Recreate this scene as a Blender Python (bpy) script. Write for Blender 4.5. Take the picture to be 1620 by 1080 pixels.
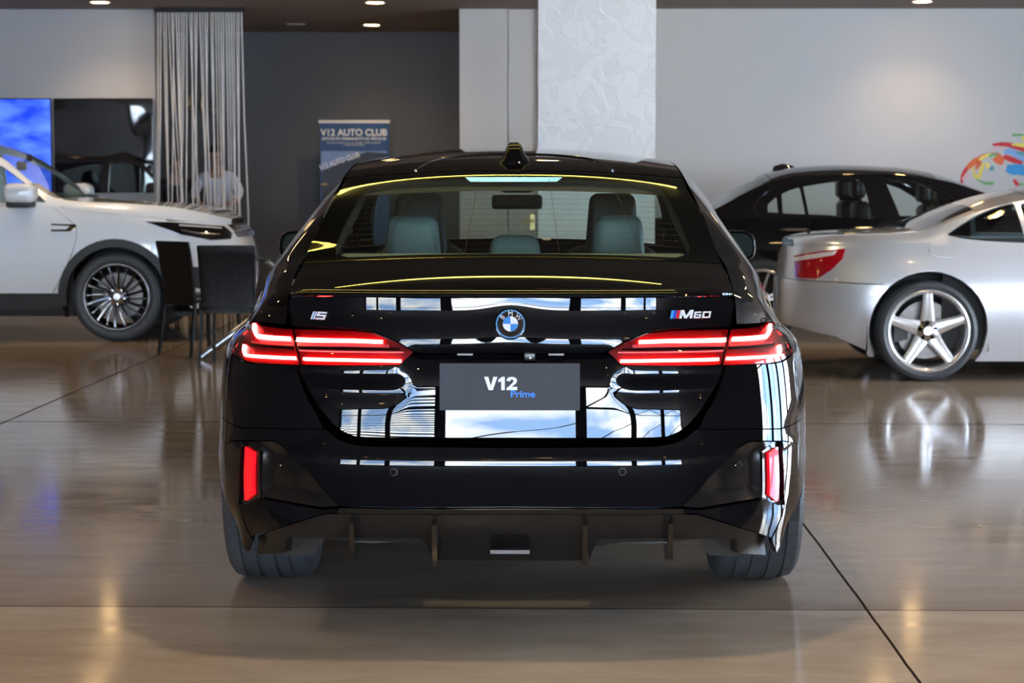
import bpy, bmesh, math, random
from mathutils import Vector, Matrix
from mathutils.geometry import delaunay_2d_cdt
random.seed(7)
PI = math.pi
for o in list(bpy.data.objects): bpy.data.objects.remove(o)
scn = bpy.context.scene
COL = scn.collection

# ------------------------------------------------------------------ camera
FPX = 3072.0
CAM = Vector((0.0514, -5.45, 1.308))
PITCH, YAW = math.atan(250/FPX), math.radians(0.5)
cd = bpy.data.cameras.new('camera'); cam = bpy.data.objects.new('camera', cd); COL.objects.link(cam)
cd.sensor_width = 36; cd.lens = 36*FPX/1620
cam.location = CAM; cam.rotation_euler = (PI/2-PITCH, 0, YAW)
cd.dof.use_dof = True; cd.dof.focus_distance = 5.75; cd.dof.aperture_fstop = 7.5
cd.clip_end = 200
scn.camera = cam
RM = cam.rotation_euler.to_matrix()
def ray(px, py): return RM @ Vector(((px-810)/FPX, -(py-540)/FPX, -1))
def at(px, py, Y):
    d = ray(px, py); t = (Y-CAM.y)/d.y
    return CAM + d*t
def proj(p):
    q = RM.transposed() @ (Vector(p)-CAM)
    return 810+FPX*q.x/-q.z, 540-FPX*q.y/-q.z

# ------------------------------------------------------------------ world, exposure, big lights
scn.view_settings.view_transform = 'Standard'; scn.view_settings.look = 'None'
scn.view_settings.gamma = 1; scn.view_settings.use_curve_mapping = False
scn.view_settings.exposure = 0.9
w = bpy.data.worlds.new('sky'); scn.world = w; w.use_nodes = True
nt = w.node_tree; nt.nodes.clear()
wo = nt.nodes.new('ShaderNodeOutputWorld'); bg = nt.nodes.new('ShaderNodeBackground')
tc = nt.nodes.new('ShaderNodeTexCoord'); nz = nt.nodes.new('ShaderNodeTexNoise'); cr = nt.nodes.new('ShaderNodeValToRGB')
nz.inputs['Scale'].default_value = 5; nz.inputs['Detail'].default_value = 5
cr.color_ramp.elements[0].position = .42; cr.color_ramp.elements[0].color = (.28, .46, .78, 1)
cr.color_ramp.elements[1].position = .56; cr.color_ramp.elements[1].color = (1, 1, 1, 1)
nt.links.new(tc.outputs['Generated'], nz.inputs['Vector']); nt.links.new(nz.outputs['Fac'], cr.inputs['Fac'])
nt.links.new(cr.outputs['Color'], bg.inputs['Color']); bg.inputs['Strength'].default_value = 18.0
nt.links.new(bg.outputs[0], wo.inputs[0])

CEIL = 3.08
def lamp(kind, name, loc, energy, color=(1,1,1), size=.1, rot=(0,0,0), sy=None, spot=None):
    l = bpy.data.lights.new(name, kind); l.energy = energy; l.color = color
    if kind == 'AREA':
        l.size = size
        if sy: l.shape = 'RECTANGLE'; l.size_y = sy
    else: l.shadow_soft_size = size
    if spot: l.spot_size = spot; l.spot_blend = .8
    o = bpy.data.objects.new(name, l); COL.objects.link(o); o.location = loc; o.rotation_euler = rot
    return o

# ------------------------------------------------------------------ materials
MATS = {}
def mat(name, col=(.5,.5,.5), rough=.5, metal=0, coat=0, coat_r=.03, emit=None, es=0, spec=.5, noise=None, bump=None, sheen=0, ior=None):
    m = bpy.data.materials.new(name); m.use_nodes = True; n = m.node_tree.nodes; L = m.node_tree.links
    p = n['Principled BSDF']
    p.inputs['Base Color'].default_value = (*col, 1); p.inputs['Roughness'].default_value = rough
    p.inputs['Metallic'].default_value = metal; p.inputs['Coat Weight'].default_value = coat
    p.inputs['Coat Roughness'].default_value = coat_r; p.inputs['Specular IOR Level'].default_value = spec
    if ior: p.inputs['IOR'].default_value = ior
    if emit: p.inputs['Emission Color'].default_value = (*emit, 1); p.inputs['Emission Strength'].default_value = es
    t = None
    if noise or bump:
        t = n.new('ShaderNodeTexCoord')
    if noise:   # (scale, amount) variation of the base colour
        tn = n.new('ShaderNodeTexNoise'); tn.inputs['Scale'].default_value = noise[0]; tn.inputs['Detail'].default_value = 4
        L.new(t.outputs['Object'], tn.inputs['Vector'])
        mx = n.new('ShaderNodeMix'); mx.data_type = 'RGBA'
        a = noise[1]
        mx.inputs[6].default_value = (*[max(0, c*(1-a)) for c in col], 1); mx.inputs[7].default_value = (*[min(1, c*(1+a)) for c in col], 1)
        L.new(tn.outputs['Fac'], mx.inputs[0]); L.new(mx.outputs[2], p.inputs['Base Color'])
    if bump:    # (scale, strength, distance)
        tb = n.new('ShaderNodeTexNoise'); tb.inputs['Scale'].default_value = bump[0]; tb.inputs['Detail'].default_value = 3
        L.new(t.outputs['Object'], tb.inputs['Vector'])
        b = n.new('ShaderNodeBump'); b.inputs['Strength'].default_value = bump[1]; b.inputs['Distance'].default_value = bump[2]
        L.new(tb.outputs['Fac'], b.inputs['Height']); L.new(b.outputs['Normal'], p.inputs['Normal'])
    MATS[name] = m
    return m
def glass(name, tint, refl=1.0):
    m = bpy.data.materials.new(name); m.use_nodes = True; n = m.node_tree.nodes; L = m.node_tree.links; n.clear()
    o = n.new('ShaderNodeOutputMaterial'); mx = n.new('ShaderNodeMixShader'); tr = n.new('ShaderNodeBsdfTransparent'); gl = n.new('ShaderNodeBsdfGlossy')
    fr = n.new('ShaderNodeFresnel'); ge = n.new('ShaderNodeNewGeometry'); mr = n.new('ShaderNodeMapRange')   # same reflectance from both faces of the pane
    mr.inputs[3].default_value = 1.52; mr.inputs[4].default_value = 1/1.52; L.new(ge.outputs['Backfacing'], mr.inputs[0]); L.new(mr.outputs[0], fr.inputs['IOR'])
    tr.inputs['Color'].default_value = (*tint, 1); gl.inputs['Roughness'].default_value = 0.0; gl.inputs['Color'].default_value = (refl, refl, refl, 1)
    L.new(fr.outputs[0], mx.inputs[0]); L.new(tr.outputs[0], mx.inputs[1]); L.new(gl.outputs[0], mx.inputs[2]); L.new(mx.outputs[0], o.inputs[0])
    MATS[name] = m; return m
M = MATS
mat('black_paint', (.0025,.0025,.0035), .3, coat=1, coat_r=.0, spec=0)
mat('gloss_black', (.003,.003,.003), .08, coat=1, coat_r=.02)
mat('satin_black', (.007,.0065,.0065), .26, noise=(30,.15))
mat('pocket_black', (.006,.005,.005), .2, noise=(20,.2))
mat('dark_gap', (.0006,.0006,.0006), .8, spec=0)
mat('underbody', (.02,.02,.02), .7, noise=(8,.4))
mat('exhaust_grey', (.022,.02,.018), .5, noise=(12,.3))
mat('rubber', (.042,.048,.055), .5, noise=(40,.2), bump=(60,.2,.002))
def tread():      # fine cross cuts round the tyre
    m = M['rubber']; n = m.node_tree.nodes; L = m.node_tree.links; p = n['Principled BSDF']
    t = n.new('ShaderNodeTexCoord'); s = n.new('ShaderNodeSeparateXYZ'); L.new(t.outputs['Object'], s.inputs[0])
    def q(op, a, b=None):
        x = n.new('ShaderNodeMath'); x.operation = op
        for i, v in enumerate((a, b)):
            if v is None: continue
            if isinstance(v, (int, float)): x.inputs[i].default_value = v
            else: L.new(v, x.inputs[i])
        return x.outputs[0]
    a = q('ADD', q('MULTIPLY', q('ARCTAN2', s.outputs[1], s.outputs[2]), 11.5), q('MULTIPLY', s.outputs[0], 5.0))
    ln = q('LESS_THAN', q('FRACT', a), .07); rr = q('GREATER_THAN', q('SQRT', q('ADD', q('MULTIPLY', s.outputs[1], s.outputs[1]), q('MULTIPLY', s.outputs[2], s.outputs[2]))), .325)
    mx = n.new('ShaderNodeMix'); mx.data_type = 'RGBA'; old = p.inputs['Base Color'].links[0].from_socket
    L.new(q('MULTIPLY', ln, rr), mx.inputs[0]); L.new(old, mx.inputs[6]); mx.inputs[7].default_value = (.004,.004,.004,1); L.new(mx.outputs[2], p.inputs['Base Color'])
mat('silver_paint', (.60,.63,.67), .28, metal=.5, coat=1)
mat('white_paint', (.75,.80,.84), .25, coat=1)
mat('cladding', (.02,.022,.025), .5, bump=(300,.2,.0005))
mat('chrome', (.5,.5,.51), .12, metal=1)
mat('brushed', (.42,.43,.45), .3, metal=1)
mat('alloy', (.70,.72,.74), .25, metal=.8, coat=.6)
mat('alloy_black', (.006,.006,.007), .12, coat=1)
mat('disc', (.13,.12,.115), .4, metal=1, noise=(30,.3))
mat('badge_white', (.72,.73,.75), .4)
mat('white_print', (.85,.85,.85), .5)
mat('blue_print', (.01,.22,.85), .5)
mat('badge_blue', (.005,.22,.62), .25, coat=.6)
mat('badge_lblue', (.04,.28,.62), .35)
mat('badge_dblue', (.02,.06,.45), .3)
mat('badge_red', (.75,.01,.03), .3)
mat('plate_grey', (.042,.045,.055), .5, spec=.2, noise=(14,.12))
mat('red_housing', (.10,.002,.004), .25, noise=(60,.2))
mat('lamp_silver', (.55,.30,.32), .3, metal=.5)
mat('led_red', (.9,.05,.05), .4, emit=(1,.10,.09), es=30)
mat('reflector_red_glow', (.85,.01,.02), .18, emit=(1,.0,.01), es=.35, coat=1, noise=(200,.2))  # faint red emission added, though a reflector is no lamp
mat('lens_white', (.75,.72,.72), .15, coat=1)
mat('red_lens_old', (.42,.004,.012), .12, coat=1, noise=(90,.5))
mat('leather_grey', (.16,.20,.21), .5, bump=(200,.1,.001))
mat('leather_brown', (.070,.045,.035), .55, bump=(200,.1,.001))
mat('leather_black', (.004,.004,.005), .42, spec=.25, bump=(25,.35,.006))
mat('headliner', (.10,.09,.085), .9)
mat('shelf_grey', (.34,.38,.37), .8)
mat('cabin_black', (.015,.014,.014), .7)
mat('brake_lens_reflection', (.30,.62,.60), .2, coat=1)  # pale teal reflection put into the lens colour
mat('wire', (.12,.05,.03), .6)
mat('curtain_string', (.78,.76,.72), .45, noise=(5,.2))
mat('brass', (.75,.55,.28), .28, metal=1)
mat('skin', (.42,.22,.15), .55, noise=(8,.1))
mat('hair', (.008,.007,.006), .6)
mat('shirt_white', (.66,.70,.80), .8, bump=(14,.4,.02))
mat('shirt_dark', (.02,.02,.024), .8)
mat('trousers', (.02,.02,.03), .8)
mat('desk_grey', (.45,.44,.42), .5)
mat('banner_blue', (.003,.055,.19), .45, noise=(3,.1))
mat('banner_sky', (.20,.30,.60), .45, noise=(4,.3))
mat('banner_dark', (.012,.012,.03), .45, noise=(9,.4))
mat('screen_black', (.004,.004,.005), .03, coat=1)
mat('paper', (.72,.60,.56), .8)
mat('mirror', (.16,.22,.22), .01, metal=1)
mat('lamp_trim', (.7,.68,.64), .4)
mat('lamp_glow', (1,.8,.5), .5, emit=(1,.62,.26), es=22)
mat('led_yellow', (1,.9,.3), .5, emit=(1,.80,.16), es=5)
mat('wood_ceiling', (.16,.095,.05), .5, noise=(3,.3))
mat('mullion', (.02,.022,.025), .4)
mat('slat', (.7,.7,.7), .5)
mat('outside_ground', (.25,.24,.22), .9, noise=(2,.2))
tread()
for nm, c in dict(red=(.62,.02,.02), orange=(.75,.14,.03), yellow=(.82,.68,.12), green=(.16,.42,.14), blue=(.03,.30,.66), teal=(.10,.34,.38), lblue=(.22,.42,.72), pink=(.70,.42,.42)).items():
    mat('mural_'+nm, c, .6, noise=(14,.15))
glass('glass_rear', (.72,.86,.79)); glass('glass_clear', (.88,.95,.92)); glass('glass_side', (.42,.48,.46)); glass('glass_table', (.85,.93,.90)); glass('glass_facade', (.93,.96,.95))
glass('lens_red', (1,.5,.52)); glass('lens_clear', (.95,.95,.95))

# ------------------------------------------------------------------ generic helpers
def tag(o, label=None, cat=None, group=None, kind=None):
    if label: o['label'] = label
    if cat: o['category'] = cat
    if group: o['group'] = group
    if kind: o['kind'] = kind
    return o
def empty(name, loc=(0,0,0), rz=0, **k):
    o = bpy.data.objects.new(name, None); COL.objects.link(o); o.location = loc; o.rotation_euler = (0,0,rz); o.empty_display_size = .1
    return tag(o, **k)
def mesh(name, V, F, m, parent=None, smooth=True, sharp=None):
    me = bpy.data.meshes.new(name); me.from_pydata([tuple(v) for v in V], [], F); me.materials.append(M[m] if isinstance(m, str) else m)
    me.validate()
    if smooth:
        me.polygons.foreach_set('use_smooth', [True]*len(me.polygons))
        me.set_sharp_from_angle(angle=math.radians(sharp if sharp else 38))
    me.update()
    o = bpy.data.objects.new(name, me); COL.objects.link(o); o.parent = parent
    return o
class MB:
    def __init__(s): s.V = []; s.F = []
    def add(s, V, F):
        b = len(s.V); s.V += [tuple(v) for v in V]; s.F += [tuple(i+b for i in f) for f in F]; return s
    def box(s, x0, x1, y0, y1, z0, z1, T=None):
        V = [Vector((x,y,z)) for x in (x0,x1) for y in (y0,y1) for z in (z0,z1)]
        if T: V = [T @ v for v in V]
        return s.add(V, [(0,1,3,2),(4,6,7,5),(0,4,5,1),(2,3,7,6),(0,2,6,4),(1,5,7,3)])
    def tube(s, pts, r, n=8, cap=True):
        pts = [Vector(p) for p in pts]; rs = r if isinstance(r, (list,tuple)) else [r]*len(pts)
        b = len(s.V); up = None
        for i, p in enumerate(pts):
            d = (pts[min(i+1,len(pts)-1)]-pts[max(i-1,0)]).normalized()
            if up is None: up = d.orthogonal().normalized()
            up = (up - d*up.dot(d)).normalized(); v = d.cross(up)
            for k in range(n):
                a = 2*PI*k/n; s.V.append(tuple(p+(up*math.cos(a)+v*math.sin(a))*rs[i]))
        for i in range(len(pts)-1):
            for k in range(n): s.F.append((b+i*n+k, b+i*n+(k+1)%n, b+(i+1)*n+(k+1)%n, b+(i+1)*n+k))
        if cap:
            s.F.append(tuple(b+k for k in range(n))[::-1]); s.F.append(tuple(b+(len(pts)-1)*n+k for k in range(n)))
        return s
    def lathe(s, prof, axis='X', n=48, c=(0,0,0), close=False):   # prof: (r, h)
        b = len(s.V); N = len(prof)
        for r, h in prof:
            for k in range(n):
                a = 2*PI*k/n; ca, sa = r*math.cos(a), r*math.sin(a)
                v = (h, ca, sa) if axis == 'X' else (ca, sa, h) if axis == 'Z' else (ca, h, sa)
                s.V.append((v[0]+c[0], v[1]+c[1], v[2]+c[2]))
        for i in range(N if close else N-1):
            j = (i+1) % N
            for k in range(n): s.F.append((b+i*n+k, b+i*n+(k+1)%n, b+j*n+(k+1)%n, b+j*n+k))
        return s
    def prism(s, poly, h0, h1, T=None):     # poly in XY, extruded in Z, T maps to place
        n = len(poly); V = [Vector((p[0],p[1],h)) for h in (h0,h1) for p in poly]
        if T: V = [T @ v for v in V]
        return s.add(V, [tuple(range(n))[::-1], tuple(range(n,2*n))] + [(i,(i+1)%n,n+(i+1)%n,n+i) for i in range(n)])
    def build(s, name, m, parent=None, smooth=False, sharp=None): return mesh(name, s.V, s.F, m, parent, smooth, sharp)
def rbox(name, x0,x1,y0,y1,z0,z1, r, m, parent=None, seg=3, taper=None):
    bm = bmesh.new(); bmesh.ops.create_cube(bm, size=1)
    for v in bm.verts:
        v.co = Vector(((x0+x1)/2+v.co.x*(x1-x0), (y0+y1)/2+v.co.y*(y1-y0), (z0+z1)/2+v.co.z*(z1-z0)))
    if taper:
        for v in bm.verts: v.co = taper(v.co)
    bmesh.ops.bevel(bm, geom=bm.edges[:], offset=r, segments=seg, affect='EDGES', profile=.5)
    me = bpy.data.meshes.new(name); bm.to_mesh(me); bm.free(); me.materials.append(M[m])
    me.polygons.foreach_set('use_smooth', [True]*len(me.polygons)); me.set_sharp_from_angle(angle=math.radians(50))
    o = bpy.data.objects.new(name, me); COL.objects.link(o); o.parent = parent; return o

def pchip(P):
    xs = [p[0] for p in P]; ys = [p[1] for p in P]; n = len(xs)
    h = [xs[i+1]-xs[i] for i in range(n-1)]; d = [(ys[i+1]-ys[i])/h[i] for i in range(n-1)]
    m = [0]*n; m[0] = d[0]; m[-1] = d[-1]
    for i in range(1, n-1):
        if d[i-1]*d[i] <= 0: m[i] = 0
        else:
            w1, w2 = 2*h[i]+h[i-1], h[i]+2*h[i-1]; m[i] = (w1+w2)/(w1/d[i-1]+w2/d[i])
    def f(x):
        if x <= xs[0]: return ys[0]+m[0]*(x-xs[0])
        if x >= xs[-1]: return ys[-1]+m[-1]*(x-xs[-1])
        i = 0
        while xs[i+1] < x: i += 1
        t = (x-xs[i])/h[i]; t2 = t*t; t3 = t2*t
        return (2*t3-3*t2+1)*ys[i]+(t3-2*t2+t)*h[i]*m[i]+(-2*t3+3*t2)*ys[i+1]+(t3-t2)*h[i]*m[i+1]
    return f
def catmull(P, n=8, closed=False):
    P = [Vector(p) for p in P]; out = []; N = len(P); R = range(N if closed else N-1)
    for i in R:
        p1, p2 = P[i], P[(i+1)%N]
        p0 = P[i-1] if (i > 0 or closed) else p1*2-p2
        p3 = P[(i+2)%N] if (i+2 < N or closed) else p2*2-p1
        for k in range(n):
            t = k/n; out.append(.5*((2*p1)+(p2-p0)*t+(2*p0-5*p1+4*p2-p3)*t*t+(-p0+3*p1-3*p2+p3)*t**3))
    if not closed: out.append(P[-1])
    return out
def sm(t): t = max(0, min(1, t)); return t*t*(3-2*t)
def fillet(poly, r, n=4):     # round the corners of a closed polygon; r scalar or list
    out = []; N = len(poly)
    for i in range(N):
        a, b, c = Vector(poly[i-1][:2]), Vector(poly[i][:2]), Vector(poly[(i+1)%N][:2])
        R = r[i] if isinstance(r, (list,tuple)) else r
        if R <= 0 or (a-b).length < 1e-6 or (c-b).length < 1e-6: out.append((b.x,b.y)); continue
        d = min(R, (a-b).length*.45, (c-b).length*.45)
        p, q = b+(a-b).normalized()*d, b+(c-b).normalized()*d
        for k in range(n+1):
            t = k/n; v = p*(1-t)**2+b*2*t*(1-t)+q*t*t; out.append((v.x,v.y))
    return out
def inside(x, y, P):
    c = False; j = len(P)-1
    for i in range(len(P)):
        if (P[i][1] > y) != (P[j][1] > y) and x < (P[j][0]-P[i][0])*(y-P[i][1])/(P[j][1]-P[i][1])+P[i][0]: c = not c
        j = i
    return c
def densify(P, s):
    out = []
    for i in range(len(P)):
        a, b = Vector(P[i]), Vector(P[(i+1)%len(P)]); n = max(1, int(round((b-a).length/s)))
        for k in range(n): out.append(tuple(a+(b-a)*k/n))
    return out
def area2(P): return sum(P[i-1][0]*P[i][1]-P[i][0]*P[i-1][1] for i in range(len(P)))
def panel(name, poly, fn, m, parent=None, step=.02, holes=(), off=0, thick=.012, centre=(0,2.4,.7), mirror=False, sharp=42):
    """Fill a 2-D outline with a fine mesh and lay it on the surface fn(a, b); edges get a returned lip of the given depth."""
    loops = [densify(poly, step)]+[densify(h, step) for h in holes]
    pts = []; edges = []
    for lp in loops:
        b = len(pts); pts += [Vector(p) for p in lp]; edges += [(b+i, b+(i+1)%len(lp)) for i in range(len(lp))]
    nb = len(pts)
    xs = [p.x for p in pts]; ys = [p.y for p in pts]; x0, x1, y0, y1 = min(xs), max(xs), min(ys), max(ys)
    cell = {}
    for p in pts: cell.setdefault((int(p.x/step), int(p.y/step)), []).append(p)
    nx, ny = int((x1-x0)/step)+2, int((y1-y0)/step)+2
    for i in range(nx):
        for j in range(ny):
            x, y = (math.floor(x0/step)+i)*step, (math.floor(y0/step)+j)*step
            if not inside(x, y, loops[0]) or any(inside(x, y, h) for h in loops[1:]): continue
            near = False; ci, cj = int(x/step), int(y/step)
            for a in (-1,0,1):
                for b in (-1,0,1):
                    for p in cell.get((ci+a, cj+b), ()):
                        if (p.x-x)**2+(p.y-y)**2 < (step*.55)**2: near = True
            if not near: pts.append(Vector((x, y)))
    V, E, F, _, _, _ = delaunay_2d_cdt(pts, edges, [], 0, 1e-6)
    tri = []
    for f in F:
        cx = sum(V[i].x for i in f)/len(f); cy = sum(V[i].y for i in f)/len(f)
        if inside(cx, cy, loops[0]) and not any(inside(cx, cy, h) for h in loops[1:]): tri.append(tuple(f))
    cen = Vector(centre); P3 = []; N3 = []; e = .002
    for v in V:
        p = Vector(fn(v.x, v.y)); n = (Vector(fn(v.x+e, v.y))-Vector(fn(v.x-e, v.y))).cross(Vector(fn(v.x, v.y+e))-Vector(fn(v.x, v.y-e)))
        n = n.normalized() if n.length > 1e-12 else Vector((0,0,1))
        if n.dot(p-cen) < 0: n = -n
        o_ = off(v.x, v.y) if callable(off) else off
        P3.append(p+n*o_); N3.append(n)
    # orientation
    F3 = []
    for f in tri:
        n = (P3[f[1]]-P3[f[0]]).cross(P3[f[2]]-P3[f[0]])
        F3.append(f if n.dot(N3[f[0]]) >= 0 else f[::-1])
    if thick:
        cnt = {}
        for f in F3:
            for k in range(3):
                a, b = f[k], f[(k+1)%3]; cnt.setdefault((min(a,b), max(a,b)), []).append((a,b))
        new = {}; extra = []
        for k, l in cnt.items():
            if len(l) == 1:
                a, b = l[0]
                for v in (a, b):
                    if v not in new: new[v] = len(P3); P3.append(P3[v]-N3[v]*thick)
                extra.append((b, a, new[a], new[b]))
        F3 += extra
    if mirror:
        P3 = [Vector((-p.x, p.y, p.z)) for p in P3]; F3 = [f[::-1] for f in F3]
    return mesh(name, P3, F3, m, parent, True, sharp)
def grid(name, rows, m, parent=None, mirror=False, sharp=40):
    V = [p for r in rows for p in r]; n = len(rows[0])
    if mirror: V = [(-p[0], p[1], p[2]) for p in V]
    F = [(i*n+j, i*n+j+1, (i+1)*n+j+1, (i+1)*n+j) for i in range(len(rows)-1) for j in range(n-1)]
    return mesh(name, V, F, m, parent, True, sharp)
def text(name, s, size, m, loc, rot=(PI/2,0,0), parent=None, offset=0, extrude=.001, shear=0, align='CENTER', sx=1, space=1):
    c = bpy.data.curves.new(name, 'FONT'); c.body = s; c.size = size; c.extrude = extrude; c.offset = offset; c.shear = shear
    c.align_x = align; c.align_y = 'CENTER'; c.space_character = space; c.materials.append(M[m])
    o = bpy.data.objects.new(name, c); COL.objects.link(o)
    bpy.context.view_layer.update(); me = bpy.data.meshes.new_from_object(o.evaluated_get(bpy.context.evaluated_depsgraph_get()))
    bpy.data.objects.remove(o); o = bpy.data.objects.new(name, me); COL.objects.link(o)
    o.location = loc; o.rotation_euler = rot; o.scale = (sx,1,1); o.parent = parent
    return o
def copy_tree(o, parent=None):
    c = o.copy(); COL.objects.link(c); c.parent = parent
    for ch in [x for x in bpy.data.objects if x.parent == o]: copy_tree(ch, c)
    return c
def children(o): return [x for x in bpy.data.objects if x.parent == o]

# ------------------------------------------------------------------ car body surface
class Body:
    """Half plan outline (tail, side, nose) swept over height: S(s, z) with s the distance round the outline from the tail centre."""
    def __init__(b, W, L, k, yr, yf, Ar=1., nr=3.2, mr=5.3, Af=1.2, nf=3., mf=3.2, wid=None):
        b.W, b.L, b.Ar, b.Af = W, L, Ar, Af; b.k, b.yr, b.yf = pchip(k), pchip(yr), pchip(yf)
        b.nr, b.mr, b.nf, b.mf = nr, mr, nf, mf; b.wid = wid or (lambda y, z: 1)
        def tab(A, n, m):
            T = []; s = 0; px, pd = 0, 0; N = 1500
            for i in range(N+1):
                th = PI/2*i/N; q = math.sin(th)**(2/n); d = A*(1-math.cos(th)**(2/m)) if i < N else A
                s += math.hypot((q-px)*W, d-pd); px, pd = q, d; T.append(s)
            return T
        b.Tr, b.Tf = tab(Ar, nr, mr), tab(Af, nf, mf)
        b.sr, b.sf = b.Tr[-1], b.Tf[-1]; b.mid = L-Ar-Af; b.tot = b.sr+b.mid+b.sf
    def _th(b, T, s):
        lo, hi = 0, len(T)-1
        while hi-lo > 1:
            c = (lo+hi)//2
            if T[c] <= s: lo = c
            else: hi = c
        return PI/2*(lo+(s-T[lo])/max(1e-9, T[hi]-T[lo]))/(len(T)-1)
    def S(b, s, z):
        sg = 1
        if s < 0: s = -s; sg = -1
        yr, yf = b.yr(z), b.yf(z)
        if s <= b.sr:
            th = b._th(b.Tr, s); q = max(0, math.sin(th))**(2/b.nr); y = yr+b.Ar*(1-max(0, math.cos(th))**(2/b.mr))
        elif s <= b.sr+b.mid:
            q = 1; y = yr+b.Ar+(s-b.sr)/b.mid*(yf-b.Af-yr-b.Ar)
        else:
            th = b._th(b.Tf, max(0, b.tot-s)); q = max(0, math.sin(th))**(2/b.nf); y = yf-b.Af*(1-max(0, math.cos(th))**(2/b.mf))
        return (sg*b.W*b.k(z)*q*b.wid(y, z), y, z)
    def side_x(b, y, z): return b.S(b.s_y(y, z), z)[0]
    def s_y(b, y, z):      # s at which the outline passes y (side)
        lo, hi = 0, b.tot
        for _ in range(40):
            c = (lo+hi)/2
            if b.S(c, z)[1] < y: lo = c
            else: hi = c
        return (lo+hi)/2
    def s_x(b, x, z):      # s on the tail at which the outline passes x
        q = min(1, abs(x)/(b.W*b.k(z))); th = math.asin(q**(b.nr/2)); return b.Tr[int(th/(PI/2)*(len(b.Tr)-1))]*(1 if x >= 0 else -1)
    def s_px(b, px, py, g=None):   # (s, z) under a pixel, tail half seen from behind
        p = at(px, py, .05); z = p.z; s = g if g else b.s_x(min(abs(p.x), b.W*b.k(z)*.93), z)
        for _ in range(25):
            f0 = proj(b.S(s, z)); ex, ey = px-f0[0], py-f0[1]
            if abs(ex)+abs(ey) < .02: break
            fs, fz = proj(b.S(s+.001, z)), proj(b.S(s, z+.001))
            a, c, d, e = (fs[0]-f0[0])/.001, (fz[0]-f0[0])/.001, (fs[1]-f0[1])/.001, (fz[1]-f0[1])/.001
            det = a*e-c*d
            if abs(det) < 1e-9: break
            ds, dz = (ex*e-c*ey)/det, (a*ey-d*ex)/det
            s += max(-.08, min(.08, ds)); z += max(-.05, min(.05, dz))
        return (s, z)

def solve(fn, px, py, g, scale=1):
    a, b_ = g
    for _ in range(40):
        f0 = proj(fn(a, b_)); ex, ey = px-f0[0], py-f0[1]
        if abs(ex)+abs(ey) < .02: break
        fa, fb = proj(fn(a+.001, b_)), proj(fn(a, b_+.001))
        p, q, r, t = (fa[0]-f0[0])/.001, (fb[0]-f0[0])/.001, (fa[1]-f0[1])/.001, (fb[1]-f0[1])/.001
        det = p*t-q*r
        if abs(det) < 1e-9: break
        a += max(-.08, min(.08, (ex*t-q*ey)/det)); b_ += max(-.05, min(.05, (p*ey-r*ex)/det))
    return (a, b_)

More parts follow.
